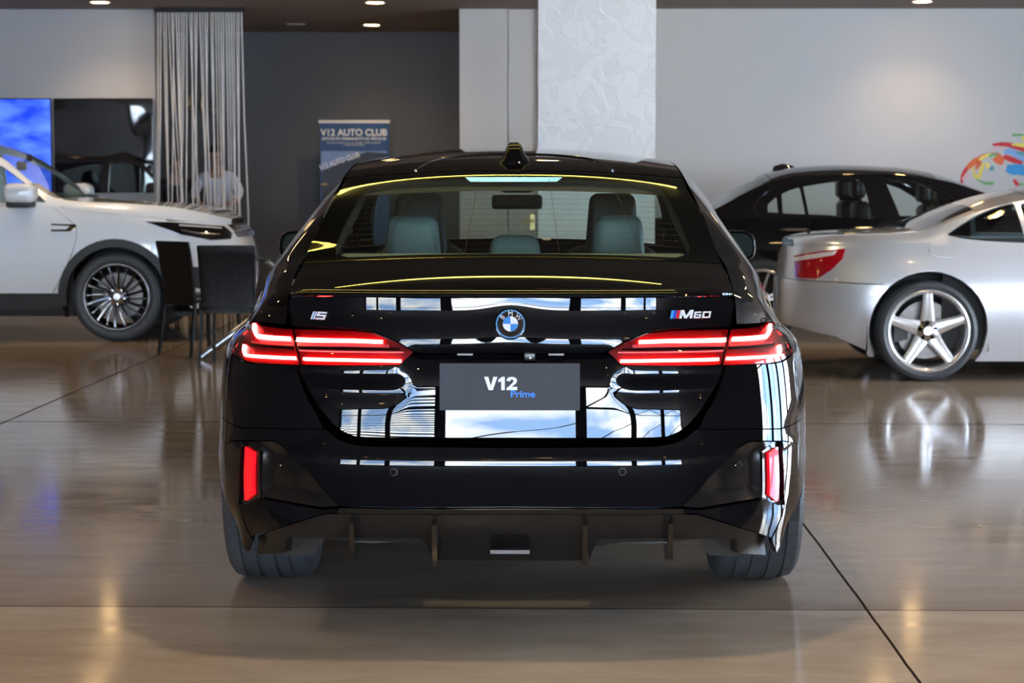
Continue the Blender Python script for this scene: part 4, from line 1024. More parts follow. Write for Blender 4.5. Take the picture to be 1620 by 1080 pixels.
# ------------------------------------------------------------------ the other cars
class Car:
    def __init__(s, name, label, ox, yc, B, zb, zc, tum=.42, paint='silver_paint', drop=.82, rot=-PI/2):
        s.B = B; s.zb = pchip(zb); s.zc = pchip(zc); s.tum = tum; s.paint = paint; s.drop = drop
        s.e = empty(name, (ox, yc, 0), rot, label=label, cat='car'); s.ox = ox; s.yc = yc
        s.C = (0, B.L/2, .6)
    def loc(s, px, py, Y): p = at(px, py, Y); return (p.x-s.ox, p.z)       # pixel on the plane Y -> (y, z) along the car
    def edge(s, y):
        zb, zc = s.zb(y), s.zc(y); h = max(0, zc-zb); xb = s.B.side_x(y, zb)
        xe = max(xb*.55, xb-.05*min(1, h/.1)-h*s.tum); return xb, zb, xe, zb+h*s.drop, zc
    def gh(s, y, z):
        xb, zb, xe, ze, zc = s.edge(y); t = (z-zb)/max(.001, ze-zb)
        return (xb+(xe-xb)*(t*.8+.2*t*t)+.010*math.sin(PI*max(0, min(1, t))), y, z)
    def top(s, y, u):
        xb, zb, xe, ze, zc = s.edge(y); return (xe*u, y, ze+(zc-ze)*(1-abs(u)**2.4))
    def ys(s, a, b, n): return [a+(b-a)*i/n for i in range(n+1)]
    def lower(s, name, yz, m=None, step=.035, both=True, off=0, thick=.02):
        for mir in ((False, True) if both else (False,)):
            panel(name, [(s.B.s_y(y, z), z) for y, z in yz], s.B.S, m or s.paint, s.e, step, thick=thick, centre=s.C, mirror=mir, off=off)
    def onlow(s, name, poly, m, off=.004, thick=.01, parent=None, step=.02, both=True, holes=()):
        out = []
        for mir in ((False, True) if both else (False,)):
            out.append(panel(name, [(s.B.s_y(y, z), z) for y, z in poly], s.B.S, m, parent or s.e, step, thick=thick, centre=s.C, mirror=mir, off=off, holes=[[(s.B.s_y(y, z), z) for y, z in h] for h in holes]))
        return out
    def side_strip(s, name, ys, m=None):
        for mir in (False, True):
            rows = []
            for y in ys:
                xb, zb, xe, ze, zc = s.edge(y); rows.append([s.gh(y, zb+(ze-zb)*i/8) for i in range(9)])
            grid(name, rows, m or s.paint, s.e, mir, sharp=60)
    def topgrid(s, name, ys, m=None, u=1.0, off=0):
        rows = [[(lambda p: (p[0], p[1], p[2]+off))(s.top(y, u*(-1+2*i/24))) for i in range(25)] for y in ys]
        return grid(name, rows, m or s.paint, s.e, sharp=60)
    def cabin(s, y0, y1, windows, frame='gloss_black', glassm='glass_side', y_step=.04):
        zt = [(y, s.edge(y)[3]) for y in s.ys(y0, y1, 30)]; zl_ = [(y, s.zb(y)) for y in s.ys(y0, y1, 14)]
        poly = zl_+zt[::-1]
        for mir in (False, True):
            panel('side_frame', poly, s.gh, s.paint, s.e, y_step, holes=[w_ for w_ in windows], thick=.02, centre=s.C, mirror=mir)
            for w_ in windows: panel('side_window', w_, s.gh, glassm, s.e, .05, thick=0, centre=s.C, mirror=mir, off=-.006)
    def tub(s, y0, y1, x, z1):
        t = MB().box(-x, x, y0, y1, .22, .30).box(-x, -x+.04, y0, y1, .3, z1).box(x-.04, x, y0, y1, .3, z1); t.build('cabin_lining', 'cabin_black', s.e)
        MB().box(-x+.05, x-.05, .7, s.B.L-.4, .20, .24).build('floor_pan', 'underbody', s.e)
    def liner(s, yc, zc, r, x=.5):
        for g in (-1, 1):
            m = MB(); A_ = [(yc+r*math.cos(a), zc+r*math.sin(a)) for a in [PI*i/18 for i in range(19)]]; A_ = [(A_[0][0], .2)]+A_+[(A_[-1][0], .2)]
            V = [(g*x, y, z) for y, z in A_]+[(g*(s.B.W-.03), y, z) for y, z in A_]; k = len(A_)
            m.add(V, [(i, i+1, k+i+1, k+i) for i in range(k-1)]+[tuple(range(k))]); m.build('wheel_liner', 'underbody', s.e)
    def wheels(s, ys, R, wd, rim, style, m, x):
        for y in ys:
            for g in (1, -1):
                e = wheel(R, wd, rim, style, s.e, (g*x, y, R), m)
                if g < 0: e.rotation_euler = (0, 0, PI)
    def seat(s, x, y, m, z=1.1, h=.62, w_=.26):
        f = empty('seat', (0,0,0)); f.parent = s.e
        rbox('seat_back', x-w_, x+w_, y-.07, y+.07, z-h, z, .06, m, f, 4, taper=lambda c: Vector((x+(c.x-x)*(.7 if c.z > z-.2 else 1), c.y-(.05 if c.z > z-.2 else 0), c.z)))
        rbox('headrest', x-.13, x+.13, y-.13, y-.02, z+.02, z+.20, .04, m, f, 4)
        rbox('seat_cushion', x-w_, x+w_, y, y+.5, z-h-.1, z-h+.08, .05, m, f)
def arc2(yc, zc, r, z0, n=22, up=False):
    a0 = math.asin((z0-zc)/r); return [(yc+r*math.cos(a), zc+r*math.sin(a)) for a in [PI-a0-(PI-2*a0)*i/n for i in range(n+1)]]

# --- silver coupe on the right, tail towards the middle
YS = 7.35
BS = Body(.905, 4.6, [(.15,.93),(.22,.955),(.35,.985),(.50,1.0),(.62,.995),(.78,.965),(.88,.925),(.95,.88),(1.1,.8)],
          [(.2,.10),(.30,.03),(.45,-.0),(.62,.0),(.66,.012),(.80,.035),(.88,.06),(.95,.12)], [(.2,4.5),(.5,4.6),(.7,4.5),(.9,4.3)], Ar=.9, nr=3.0, mr=2.9,
          wid=lambda y, z: 1-.018*(1-min(1, math.exp(-((y-.9)/.6)**2)+math.exp(-((y-3.5)/.6)**2)))+.012*math.exp(-((y-.9)/.42)**2)*math.exp(-((z-.62)/.12)**2))
sc_ = Car('coupe', 'silver coupe with five-spoke wheels and red and white tail lamp, at the right edge', 1.80, YS+.905, BS,
          [(0,.87),(.4,.895),(.9,.90),(1.5,.91),(3.3,.89),(4.5,.66)],
          [(0,.885),(.05,.925),(.12,.945),(.3,.970),(.75,.992),(.86,1.0),(1.0,1.06),(1.21,1.150),(1.48,1.236),(1.745,1.283),(2.1,1.305),(2.5,1.295),(2.7,1.26),(3.35,.935),(3.6,.91),(4.2,.80),(4.6,.68)], tum=.40)
W1 = sc_.loc(1470, 532, YS)[0]
ra = .388; SZ = .13; a1 = arc2(W1, .345, ra, SZ); a2 = arc2(W1+2.56, .345, ra, SZ)
seam = lambda y: .655-.015*(y-.1)
LZ = sc_.loc
sc_.lower('rear_bumper', [(.012,.34)]+[(.012,.655),(.30,.65),(W1-.27,.638)]+[q for q in a1 if q[0] < W1-.27 and q[1] > .20][::-1]+[(W1-ra-.005,.20),(.3,.29),(.1,.33)], step=.03)
body_up = [(.012,.662),(.012,.86)]+[(y, sc_.zb(y)) for y in sc_.ys(.05, 1.62, 20)]+[(1.60,.70),(1.66,.45),(1.64,SZ)]+[q for q in a1[::-1] if q[0] > W1-.265]+[(W1-.265,.645),(.30,.657)]
# quarter panel carries the arch from the seam round to the sill
sc_.lower('rear_quarter_panel', body_up, step=.03)
sc_.lower('door', [(1.647,SZ),(1.667,.45),(1.607,.70),(1.627,.905),(2.95,.90),(2.95,SZ)], step=.05)
sc_.lower('front_fender', [(2.957,SZ),(2.957,.90)]+[(y, sc_.zb(y)) for y in sc_.ys(3.0,4.0,8)]+[(4.1,.75),(4.1,SZ)]+a2[::-1], step=.05)
for mir in (False, True):
    panel('front_bumper', [(BS.s_y(4.11,.3),.22),(BS.s_y(4.11,.3),.76),(BS.s_y(4.35,.66),.66),(BS.tot,.66),(BS.tot,.22)], BS.S, 'silver_paint', sc_.e, .05, centre=sc_.C, mirror=mir)
# flared arch lip
for mir in (False, True):
    for yc in (W1, W1+2.56):
        o_ = arc2(yc, .345, ra+.035, .16); i_ = arc2(yc, .345, ra+.001, .16)
        panel('arch_lip', [(BS.s_y(y, z), z) for y, z in o_+i_[::-1]], BS.S, 'silver_paint', sc_.e, .02, off=lambda s_, z_: .006, thick=.05, centre=sc_.C, mirror=mir)
dk = [.08+(.86-.08)*(i/14)**1.6 for i in range(15)]
sc_.side_strip('shoulder', [.075]+dk[1:]+[.92])
sc_.topgrid('trunk_deck', dk)
sc_.topgrid('deck_end', [.062,.07,.08])
lu = sc_.ys(.865, 1.24, 8)
sc_.topgrid('rear_window', lu, 'glass_side', .86); 
for sg in (-1, 1):
    rows = [[sc_.top(y, sg*(.86+.14*i/4)) for i in range(5)] for y in lu]; grid('rear_pillar', rows, 'silver_paint', sc_.e, sharp=60)
sc_.topgrid('roof', sc_.ys(1.245, 1.60, 8)); sc_.topgrid('roof', sc_.ys(1.612, 2.62, 12))
sc_.topgrid('windscreen', sc_.ys(2.63, 3.3, 8), 'glass_clear', .97); sc_.topgrid('hood', sc_.ys(3.35, 4.45, 10))
wn1 = [sc_.loc(px, py, YS+.16) for px, py in ((1494,371),(1518,356),(1548,340),(1580,327),(1611,320.5),(1615,352),(1619,384),(1560,381),(1520,377))]
xq = wn1[4][0]
wn2 = [(xq+.035, wn1[4][1]-.005),(2.1,1.235),(2.35,1.215),(2.75,1.05),(3.0,.945),(xq+.07,.945)]
sc_.cabin(.92, 3.2, [fillet(wn1, [.03,.05,.1,.1,.02,.0,.02,.1,.1]), fillet(wn2, .03)])
sc_.side_strip('hood_shoulder', sc_.ys(3.2, 4.4, 12))
sc_.tub(1.0, 3.3, .78, .86); sc_.liner(W1, .345, .40); sc_.liner(W1+2.56, .345, .40)
sc_.wheels([W1, W1+2.56], .335, .245, .268, 'star', 'alloy', .775)
sc_.seat(.36, 2.0, 'leather_black', 1.0); sc_.seat(-.36, 2.0, 'leather_black', 1.0)
# tail lamp
tlp = [(1254,442),(1257,424),(1262,408),(1300,400),(1339.5,394),(1334,410),(1318,427),(1297,442)]
tlq = []
for px, py in tlp:
    p_ = at(px, py, YS+.12); z_ = p_.z; x_ = p_.x-sc_.ox; tlq.append((max(.07, x_), z_))
tw = [LZ(px, py, YS+.12) for px, py in ((1264,411),(1300,402.5),(1328,397.5),(1322,404.5),(1300,409.5),(1264,417))]
tw = [(max(.07, a), b_) for a, b_ in tw]
for mir in (False, True):
    T_ = empty('tail_lamp', (0,0,0)); T_.parent = sc_.e
    panel('red_lens', [(BS.s_y(a, b_), b_) for a, b_ in tlq], BS.S, 'red_lens_old', T_, .02, off=.006, thick=.02, centre=sc_.C, mirror=mir)
    panel('white_lens', [(BS.s_y(a, b_), b_) for a, b_ in fillet(tw, .01)], BS.S, 'lens_white', T_, .02, off=.010, thick=.01, centre=sc_.C, mirror=mir)
# fuel flap outline
fc, fz = LZ(1498, 394, YS+.03); ring_o = [(fc+.115*math.cos(a), min(fz, .87)-.0+.055*math.sin(a)) for a in [2*PI*i/32 for i in range(32)]]; ring_i = [(fc+.111*math.cos(a), min(fz,.87)+.0515*math.sin(a)) for a in [2*PI*i/32 for i in range(32)]]
sc_.onlow('fuel_flap', [(a, min(b_, .895)) for a, b_ in ring_i], 'silver_paint', .0035, .004, both=False, step=.015)

# --- black saloon behind it
YK = 10.55
BK = Body(.93, 4.95, [(.15,.93),(.3,.98),(.50,1.0),(.70,.99),(.86,.965),(.98,.93),(1.05,.90),(1.2,.82)],
          [(.2,.10),(.4,.0),(.6,.0),(.85,.03),(1.05,.10)], [(.2,4.85),(.5,4.95),(.7,4.9),(.95,4.7)], Ar=.9, nr=3.2, mr=3.2)
kc = Car('saloon', 'black saloon with chrome door handle and slim multi-spoke wheels behind the silver coupe', .95, YK+.93, BK,
         [(0,.96),(.5,1.0),(1.0,1.02),(3.2,1.01),(3.6,.98),(4.6,.80)],
         [(0,.97),(.08,1.01),(.45,1.055),(.58,1.085),(.69,1.14),(.89,1.27),(1.11,1.385),(1.33,1.443),(1.77,1.467),(2.2,1.455),(2.54,1.405),(2.98,1.235),(3.45,1.035),(4.2,.95),(4.9,.82)], tum=.40, paint='black_paint')
W1 = kc.loc(1206, 481, YK)[0]; a1 = arc2(W1, .36, .40, .22); a2 = arc2(W1+2.95-.35, .36, .40, .22)
kc.lower('rear_quarter_panel', [(.012,.25),(.012,.95)]+[(y, kc.zb(y)) for y in kc.ys(.05, 1.45, 12)]+[(1.45,.22)]+a1[::-1]+[(.4,.25)], step=.05)
kc.lower('rear_door', [(1.457,.22),(1.457,1.015),(2.20,1.015),(2.20,.22)], step=.08)
kc.lower('front_door', [(2.207,.22),(2.207,1.015),(3.05,1.01),(3.05,.22)], step=.08)
kc.lower('front_fender', [(3.057,.22),(3.057,1.01)]+[(y, kc.zb(y)) for y in kc.ys(3.1,4.4,8)]+[(4.4,.22)]+[q for q in a2[::-1]], step=.06)
for mir in (False, True): panel('front_bumper', [(BK.s_y(4.41,.3),.22),(BK.s_y(4.41,.8),.83),(BK.tot,.8),(BK.tot,.22)], BK.S, 'black_paint', kc.e, .08, centre=kc.C, mirror=mir)
dk = [.11+(.60-.11)*(i/12)**1.6 for i in range(13)]
kc.side_strip('shoulder', dk+[.66,.75]); kc.topgrid('trunk_deck', dk)
lu = kc.ys(.605, 1.12, 10); kc.topgrid('rear_window', lu, 'glass_clear', .88)
for sg in (-1, 1): grid('rear_pillar', [[kc.top(y, sg*(.88+.12*i/4)) for i in range(5)] for y in lu], 'black_paint', kc.e, sharp=60)
kc.topgrid('roof', kc.ys(1.125, 2.5, 16)); kc.topgrid('windscreen', kc.ys(2.51, 3.4, 10), 'glass_clear', .96); kc.topgrid('hood', kc.ys(3.42, 4.7, 10))
YW_ = YK+.16
k1 = [kc.loc(*p_, YW_) for p_ in ((1213,336),(1214,322),(1229,309),(1230,338))]
k2 = [kc.loc(*p_, YW_) for p_ in ((1234,339),(1233,307),(1250,299),(1267,294),(1273,341))]
k3 = [kc.loc(*p_, YW_) for p_ in ((1278,342),(1272,293),(1310,287),(1368,283),(1380,346))]
k4 = [kc.loc(*p_, YW_) for p_ in ((1424,350),(1403,284),(1440,285),(1475,296),(1505,313),(1530,333),(1532,350))]
kc.cabin(.75, 3.4, [fillet(k_, .02) for k_ in (k1, k2, k3, k4)], glassm='glass_clear')
fr_ = [kc.loc(*p_, YW_) for p_ in ((1196,342),(1192,328),(1203,312),(1222,299),(1262,285),(1300,279),(1390,276),(1440,279),(1490,294),(1540,326))]
for mir in (1, -1):
    MB().tube([Vector((mir*(kc.gh(y, z)[0]+.002), y, z)) for y, z in [(p_[0], p_[1]) for p_ in catmull([(a, b_, 0) for a, b_ in fr_], 5)]], .007, 6).build('window_trim', 'gloss_black', kc.e, True)
kc.side_strip('hood_shoulder', kc.ys(3.4, 4.6, 12)); kc.tub(.7, 3.4, .80, .97)
kc.liner(W1, .36, .41); kc.liner(W1+2.6, .36, .41)
kc.wheels([W1, W1+2.6], .345, .24, .255, 'y', 'alloy', .79)
sx1 = kc.loc(1325, 320, YK+.5)[0]; sx2 = kc.loc(1440, 320, YK+.5)[0]
for x in (.38, -.38): kc.seat(x, sx1+.25, 'leather_black', 1.16, .6); kc.seat(x, sx2+.35, 'leather_black', 1.12, .6)
hd_ = kc.loc(1262, 364, YK)
for y_ in (hd_[0], hd_[0]+.95):
    for g in (1, -1):
        xx = BK.side_x(y_, hd_[1])
        MB().tube([(g*(xx-.01), y_-.13, hd_[1]), (g*(xx+.035), y_-.09, hd_[1]+.003), (g*(xx+.04), y_+.07, hd_[1]+.004), (g*(xx-.01), y_+.11, hd_[1])], [.012,.016,.016,.012], 8).build('door_handle', 'chrome', kc.e, True)
af = kc.loc(1237, 268, YK+.93)
grid('antenna_fin', [[(w_*a, af[0]+dy, kc.zc(af[0]+dy)-.01+h_*max(0, 1-abs(a)**3)) for a in [-1+2*i/10 for i in range(11)]] for dy, w_, h_ in ((-.09,.02,.0),(-.07,.028,.045),(.0,.03,.05),(.09,.02,.025),(.12,.01,.0))], 'gloss_black', kc.e, sharp=60)
for g in (1, -1):
    rbox('door_mirror', g*.98-.10, g*.98+.10, 2.93, 3.08, 1.03, 1.17, .05, 'black_paint', kc.e)

# --- white off-roader on the left, nose towards the middle
YD = 10.55
BD = Body(.95, 4.6, [(.15,.92),(.3,.965),(.5,.99),(.75,1.0),(.95,.985),(1.08,.955),(1.2,.90),(1.4,.8)],
          [(.2,.12),(.5,.0),(1.0,.03),(1.2,.08)], [(.2,4.50),(.35,4.57),(.55,4.60),(.75,4.58),(.88,4.54),(.97,4.46),(1.05,4.3)], Ar=.7, nr=3.2, mr=3.2, Af=.85, nf=2.9, mf=2.7,
          wid=lambda y, z: 1-.012*(1-min(1, math.exp(-((y-.8)/.6)**2)+math.exp(-((y-3.5)/.6)**2))))
dc = Car('off_roader', 'white off-roader with black wheels and dark wheel arches, cut off by the left edge', -2.34-4.6, YD+.95, BD,
         [(0,1.12),(3.0,1.125),(3.25,1.09),(4.0,1.01),(4.4,.965),(4.6,.95)],
         [(0,1.15),(.06,1.30),(.2,1.52),(.45,1.64),(1.5,1.70),(2.15,1.685),(2.45,1.625),(3.10,1.185),(3.3,1.165),(3.7,1.150),(4.0,1.125),(4.3,1.06),(4.45,1.01),(4.6,.955)], tum=.30, paint='white_paint', drop=.90)
W1 = dc.loc(183, 470, YD)[0]; W0 = W1-2.74
zS = .40
a1 = arc2(W1, .37, .475, zS); a0 = arc2(W0, .37, .475, zS)
yd = dc.loc(80, 400, YD)[0]
dc.lower('rear_quarter_panel', [(.012,zS),(.012,1.1)]+[(y, 1.12) for y in dc.ys(.05,1.1,8)]+[(1.1,.9),(1.3,zS)]+a0[::-1], step=.06)
dc.lower('rear_door', [(1.307,zS),(1.107,.9),(1.107,1.12),(2.15,1.122),(2.15,zS)], step=.08)
dc.lower('front_door', [(2.157,zS),(2.157,1.122),(yd,1.122),(yd,zS)], step=.06)
hl_ = [dc.loc(px, py, YD+.02) for px, py in ((229,348),(252,350),(285,352))]
ff = [(yd+.006,zS),(yd+.006,1.12)]+[(y, dc.zb(y)-.002) for y in dc.ys(yd+.05, 3.98, 8)]+[(3.98,.62),(4.02,zS)]
dc.lower('front_fender', ff+[q for q in a1[::-1] if q[0] < 3.95 and q[1] > zS-.01][0:0]+a1[::-1], step=.04)
def wrapf(pts): return [(BD.s_y(y, z) if y is not None else BD.tot-q, z) for y, z, q in pts]
fb = [(BD.s_y(3.987,.6),.60),(BD.s_y(3.987,.9),1.0)]+[(BD.s_y(3.99,.9)+(BD.tot-BD.s_y(3.99,.9))*i/8, 1.005-.055*i/8) for i in range(1,9)]+[(BD.tot,.27),(BD.s_y(4.2,.3),.27),(BD.s_y(4.03,.4),.41)]
for mir in (False, True): panel('front_bumper', fb, BD.S, 'white_paint', dc.e, .035, centre=dc.C, mirror=mir)
s0 = BD.s_y(3.99,.9); SL = BD.tot-s0
def sf(t, z): return (s0+SL*t, z)
lampp = [(BD.s_y(dc.loc(229,348,YD)[0], .99), .992), sf(.12,.985), sf(.38,.955), sf(.52,.945), sf(.55,.885), sf(.50,.84), sf(.30,.835), sf(.10,.885), (BD.s_y(dc.loc(250,356,YD)[0], .95), .955)]
for mir in (False, True):
    H = empty('headlamp', (0,0,0)); H.parent = dc.e
    panel('lamp_body', lampp, BD.S, 'gloss_black', H, .02, off=.006, centre=dc.C, mirror=mir)
    panel('light_guide', [sf(.14,.965), sf(.46,.935), sf(.46,.925), sf(.14,.955)], BD.S, 'lens_white', H, .02, off=.009, thick=.004, centre=dc.C, mirror=mir)
    panel('light_guide', [sf(.12,.925), sf(.22,.90), sf(.40,.885), sf(.40,.878), sf(.22,.888), sf(.12,.915)], BD.S, 'brushed', H, .02, off=.009, thick=.004, centre=dc.C, mirror=mir)
    for zz in (.93, .875):
        G_ = panel('grille', [sf(.60,zz+.024), sf(1.0,zz+.024), sf(1.0,zz-.024), sf(.62,zz-.024)], BD.S, 'gloss_black', dc.e, .03, off=.008, centre=dc.C, mirror=mir)
        dots = MB()
        for i in range(16):
            for j in (-1, 0, 1):
                t_ = .62+.38*i/16+(.012 if j else 0); p_ = Vector(BD.S(s0+SL*t_, zz+.014*j)); q_ = Vector(BD.S(s0+SL*(t_+.012), zz+.014*j))
                if mir: p_.x *= -1; q_.x *= -1
                dots.tube([p_*1.0+Vector((0,.012,0))+(p_-Vector((0,p_.y-.5,p_.z))).normalized()*.0, q_+Vector((0,.012,0))], .004, 5)
        dots.build('grille_mesh', 'brushed', G_)
    panel('fog_panel', [sf(.10,.62), sf(.45,.60), sf(.45,.42), sf(.15,.44)], BD.S, 'cladding', dc.e, .04, off=.006, centre=dc.C, mirror=mir)
    # arch cladding and sills
    for yc in (W0, W1):
        o_ = arc2(yc, .37, .482, .30); i_ = arc2(yc, .37, .415, .30)
        panel('wheel_arch_trim', [(BD.s_y(y, z), z) for y, z in o_+i_[::-1]], BD.S, 'cladding', dc.e, .025, off=.012, thick=.06, centre=dc.C, mirror=mir)
    panel('sill_trim', [(BD.s_y(y, z), z) for y, z in ((W0+.46,.26),(W0+.46,.395),(W1-.45,.395),(W1-.45,.26))], BD.S, 'cladding', dc.e, .05, off=.008, thick=.05, centre=dc.C, mirror=mir)
    vt = [dc.loc(px, py, YD) for px, py in ((80,354),(118,355),(121,357),(110,366),(80,366))]
    V_ = panel('side_vent', [(BD.s_y(y, z), z) for y, z in vt], BD.S, 'gloss_black', dc.e, .02, off=.004, thick=.006, centre=dc.C, mirror=mir)
    vt = [dc.loc(px, py, YD) for px, py in ((80,356.5),(110,357.5),(104,363),(80,363))]
    panel('vent_insert', [(BD.s_y(y, z), z) for y, z in vt], BD.S, 'white_paint', V_, .02, off=.008, thick=.006, centre=dc.C, mirror=mir)
dc.side_strip('shoulder', [.05+(.30)*(i/6) for i in range(7)]); dc.topgrid('tailgate_glass', dc.ys(.06,.30,5), 'glass_side')
dc.topgrid('roof', dc.ys(.30, 2.40, 18)); dc.topgrid('windscreen', dc.ys(2.42, 3.08, 10), 'glass_clear', .93)
for sg in (-1, 1): grid('front_pillar', [[dc.top(y, sg*(.93+.07*i/4)) for i in range(5)] for y in dc.ys(2.40,3.08,10)], 'white_paint', dc.e, sharp=60)
dc.topgrid('hood', dc.ys(3.12, 4.3, 16)+[4.36,4.40,4.43,4.45])
dc.side_strip('hood_shoulder', dc.ys(3.12, 4.3, 18)+[4.36,4.40,4.43,4.45])
w1_ = [(2.22,1.145),(2.22,1.585),(2.38,1.55),(2.62,1.44),(2.86,1.27),(3.00,1.15)]
w2_ = [(1.22,1.145),(1.30,1.60),(2.12,1.60),(2.12,1.145)]; w3_ = [(.40,1.2),(.52,1.55),(1.15,1.59),(1.10,1.145)]
dc.cabin(.35, 3.12, [fillet(w_, .03) for w_ in (w1_, w2_, w3_)], glassm='glass_clear')
dc.tub(.4, 3.2, .82, 1.06); dc.liner(W1, .37, .43); dc.liner(W0, .37, .43)
dc.wheels([W0, W1], .372, .235, .272, 'twin', 'alloy_black', .825)
MB().box(-.75,.75,2.75,3.12,.8,1.10).build('dashboard', 'cabin_black', dc.e)
for x in (.40, -.40): dc.seat(x, 2.0, 'leather_black', 1.25, .7)
dc.lower('windscreen_cowl', [(3.05,1.08),(3.05,1.10),(3.12,1.10),(3.12,1.08)], 'cladding') if 0 else None
for g in (1, -1):
    e = empty('door_mirror', (0,0,0)); e.parent = dc.e; mx_, mz_ = dc.loc(20, 312, YD-.05)
    rbox('mirror_shell', g*1.03-.13, g*1.03+.13, mx_-.05, mx_+.20, mz_-.045, mz_+.115, .06, 'white_paint', e, 5)
    rbox('mirror_base', g*1.00-.14, g*1.00+.12, mx_-.03, mx_+.16, mz_-.085, mz_-.03, .02, 'cladding', e)
MB().box(-.02,.02,2.62,2.66,1.50,1.56).build('mirror_mount', 'cabin_black', dc.e); rbox('rear_view_mirror', -.12,.12,2.55,2.59,1.42,1.50,.02,'cabin_black',dc.e)
# maker's lettering along the front edge of the hood
for i, ch in enumerate('DISCOVERY'):
    x_ = .40-.10*i; q0_ = Vector(dc.top(4.26, x_/dc.edge(4.26)[2])); q1_ = Vector(dc.top(4.36, x_/dc.edge(4.36)[2])); ti = math.atan2(q0_.z-q1_.z, .10)
    text('hood_letter', ch, .085, 'gloss_black', ((q0_+q1_)/2+Vector((0, .012, .010))), (ti, 0, PI), dc.e, .002, .003)
pa_ = at(60, 276, YD+.75); pb_ = at(108, 306, YD+.75)
lx0 = pa_.x-dc.ox; lx1 = pb_.x-dc.ox
sh = mesh('paper_sheet', [(dc.ox+2.92, YD+.50, 1.165),(dc.ox+2.92, YD+1.0, 1.165),(dc.ox+2.70, YD+1.0, 1.31),(dc.ox+2.70, YD+.50, 1.31)], [(0,1,2,3)], 'paper', None, False)
sh.modifiers.new('thickness', 'SOLIDIFY').thickness = .002
tag(sh, 'pinkish printed sheet lying inside the windscreen of the white off-roader', 'paper')

# ------------------------------------------------------------------ chairs, table, curtain, banner, screens, people
def chair(loc, rz, label):
    t = empty('dining_chair', loc, rz, label=label, cat='chair', group='black leather chairs at the glass table')
    # origin on the floor under the seat; back towards -y
    def leg(x, y, x2, y2, z0): MB().add(*box_between((x, y, 0), (x2, y2, z0), .026, .020)).build('leg', 'leather_black', t)
    leg(-.205,-.255,-.19,-.20,.42); leg(.205,-.255,.19,-.20,.42); leg(-.20,.22,-.19,.20,.42); leg(.20,.22,.19,.20,.42)
    rbox('seat', -.215,.215,-.22,.23,.41,.47,.02,'leather_black',t)
    rows = []
    for i in range(9):
        z = .395+.47*i/8; yy = -.20-.02*(i/8)-.045*(i/8)**2; w_ = .195+.015*(i/8)
        rows.append([(w_*math.copysign(abs(c_)**.35, c_), yy+.018*math.copysign(abs(s__)**.6, s__)-.0, z) for c_, s__ in [(math.cos(2*PI*k/24), math.sin(2*PI*k/24)) for k in range(25)]])
    rows = [[(p_[0]*.96, p_[1]*1, rows[0][0][2]-.006) for p_ in rows[0]]]+rows+[[(p_[0]*.95, p_[1], rows[-1][0][2]+.008) for p_ in rows[-1]]]
    rows.append([(p_[0]*.5, (p_[1]+.265)*.2-.265, p_[2]) for p_ in rows[-1]])
    grid('backrest', rows, 'leather_black', t, sharp=50)
    return t
def box_between(a, b_, w0, w1):
    V = [(a[0]+i*w1/2*1, a[1]+j*w1/2, a[2]) for i, j in ((-1,-1),(1,-1),(1,1),(-1,1))]+[(b_[0]+i*w0/2, b_[1]+j*w0/2, b_[2]) for i, j in ((-1,-1),(1,-1),(1,1),(-1,1))]
    return V, [(3,2,1,0),(4,5,6,7),(0,1,5,4),(1,2,6,5),(2,3,7,6),(3,0,4,7)]
def floor_at(px, py): d = ray(px, py); return CAM+d*(-CAM.z/d.z)
f1 = floor_at(363, 583); chair((f1.x, f1.y+.26, 0), math.radians(-3), 'black leather chair seen square from behind, nearest to the dark sedan')
f2 = floor_at(280, 566); chair((f2.x+.14, f2.y+.30, 0), math.radians(-44), 'black leather chair turned sideways, left of the other and before the white front wheel')
# glass table with crossed chrome legs
tc_ = at(478, 420, 9.15)
tb = empty('glass_table', (tc_.x+.05, 9.35, 0), label='clear glass table on crossed chrome legs beside the black chairs', cat='table')
MB().box(-.62,.78,-.5,.6,.735,.747).build('tabletop', 'glass_table', tb)
for a, b_ in (((-.80,-.42,.015),(.15,.30,.73)),((.40,-.42,.015),(-.30,.30,.73)),((-.80,.42,.015),(.2,-.30,.73)),((.4,.42,.015),(-.3,-.30,.73))):
    MB().tube([a, b_], .022, 10).build('leg', 'brushed', tb, True)
# string curtain
YC_ = 14.35
ca, cb = at(248, 25, YC_), at(384, 25, YC_)
cur = empty('string_curtain', ((ca.x+cb.x)/2, YC_, 0), label='curtain of pale hanging strings between the wall screens and grey wall', cat='curtain')
MB().box(ca.x-cur.location.x-.02, cb.x-cur.location.x+.02, -.04, .04, CEIL-.05, CEIL).build('curtain_rail', 'cabin_black', cur)
st = MB(); random.seed(11); N = 33
for i in range(N):
    x0 = ca.x-cur.location.x+(cb.x-ca.x)*(i+.5)/N; dx = random.gauss(0, .055); dy = random.uniform(-.06,.06)
    dx = max(-.09, min(.09, dx))
    st.tube([(x0, dy*.2, CEIL-.05), (x0+dx*.3, dy*.6, 2.0), (x0+dx*.8+random.gauss(0,.004), dy, 1.0), (x0+dx, dy, .02)], .0075, 5)
s_ = st.build('strings', 'curtain_string', cur, True); s_['kind'] = 'stuff'
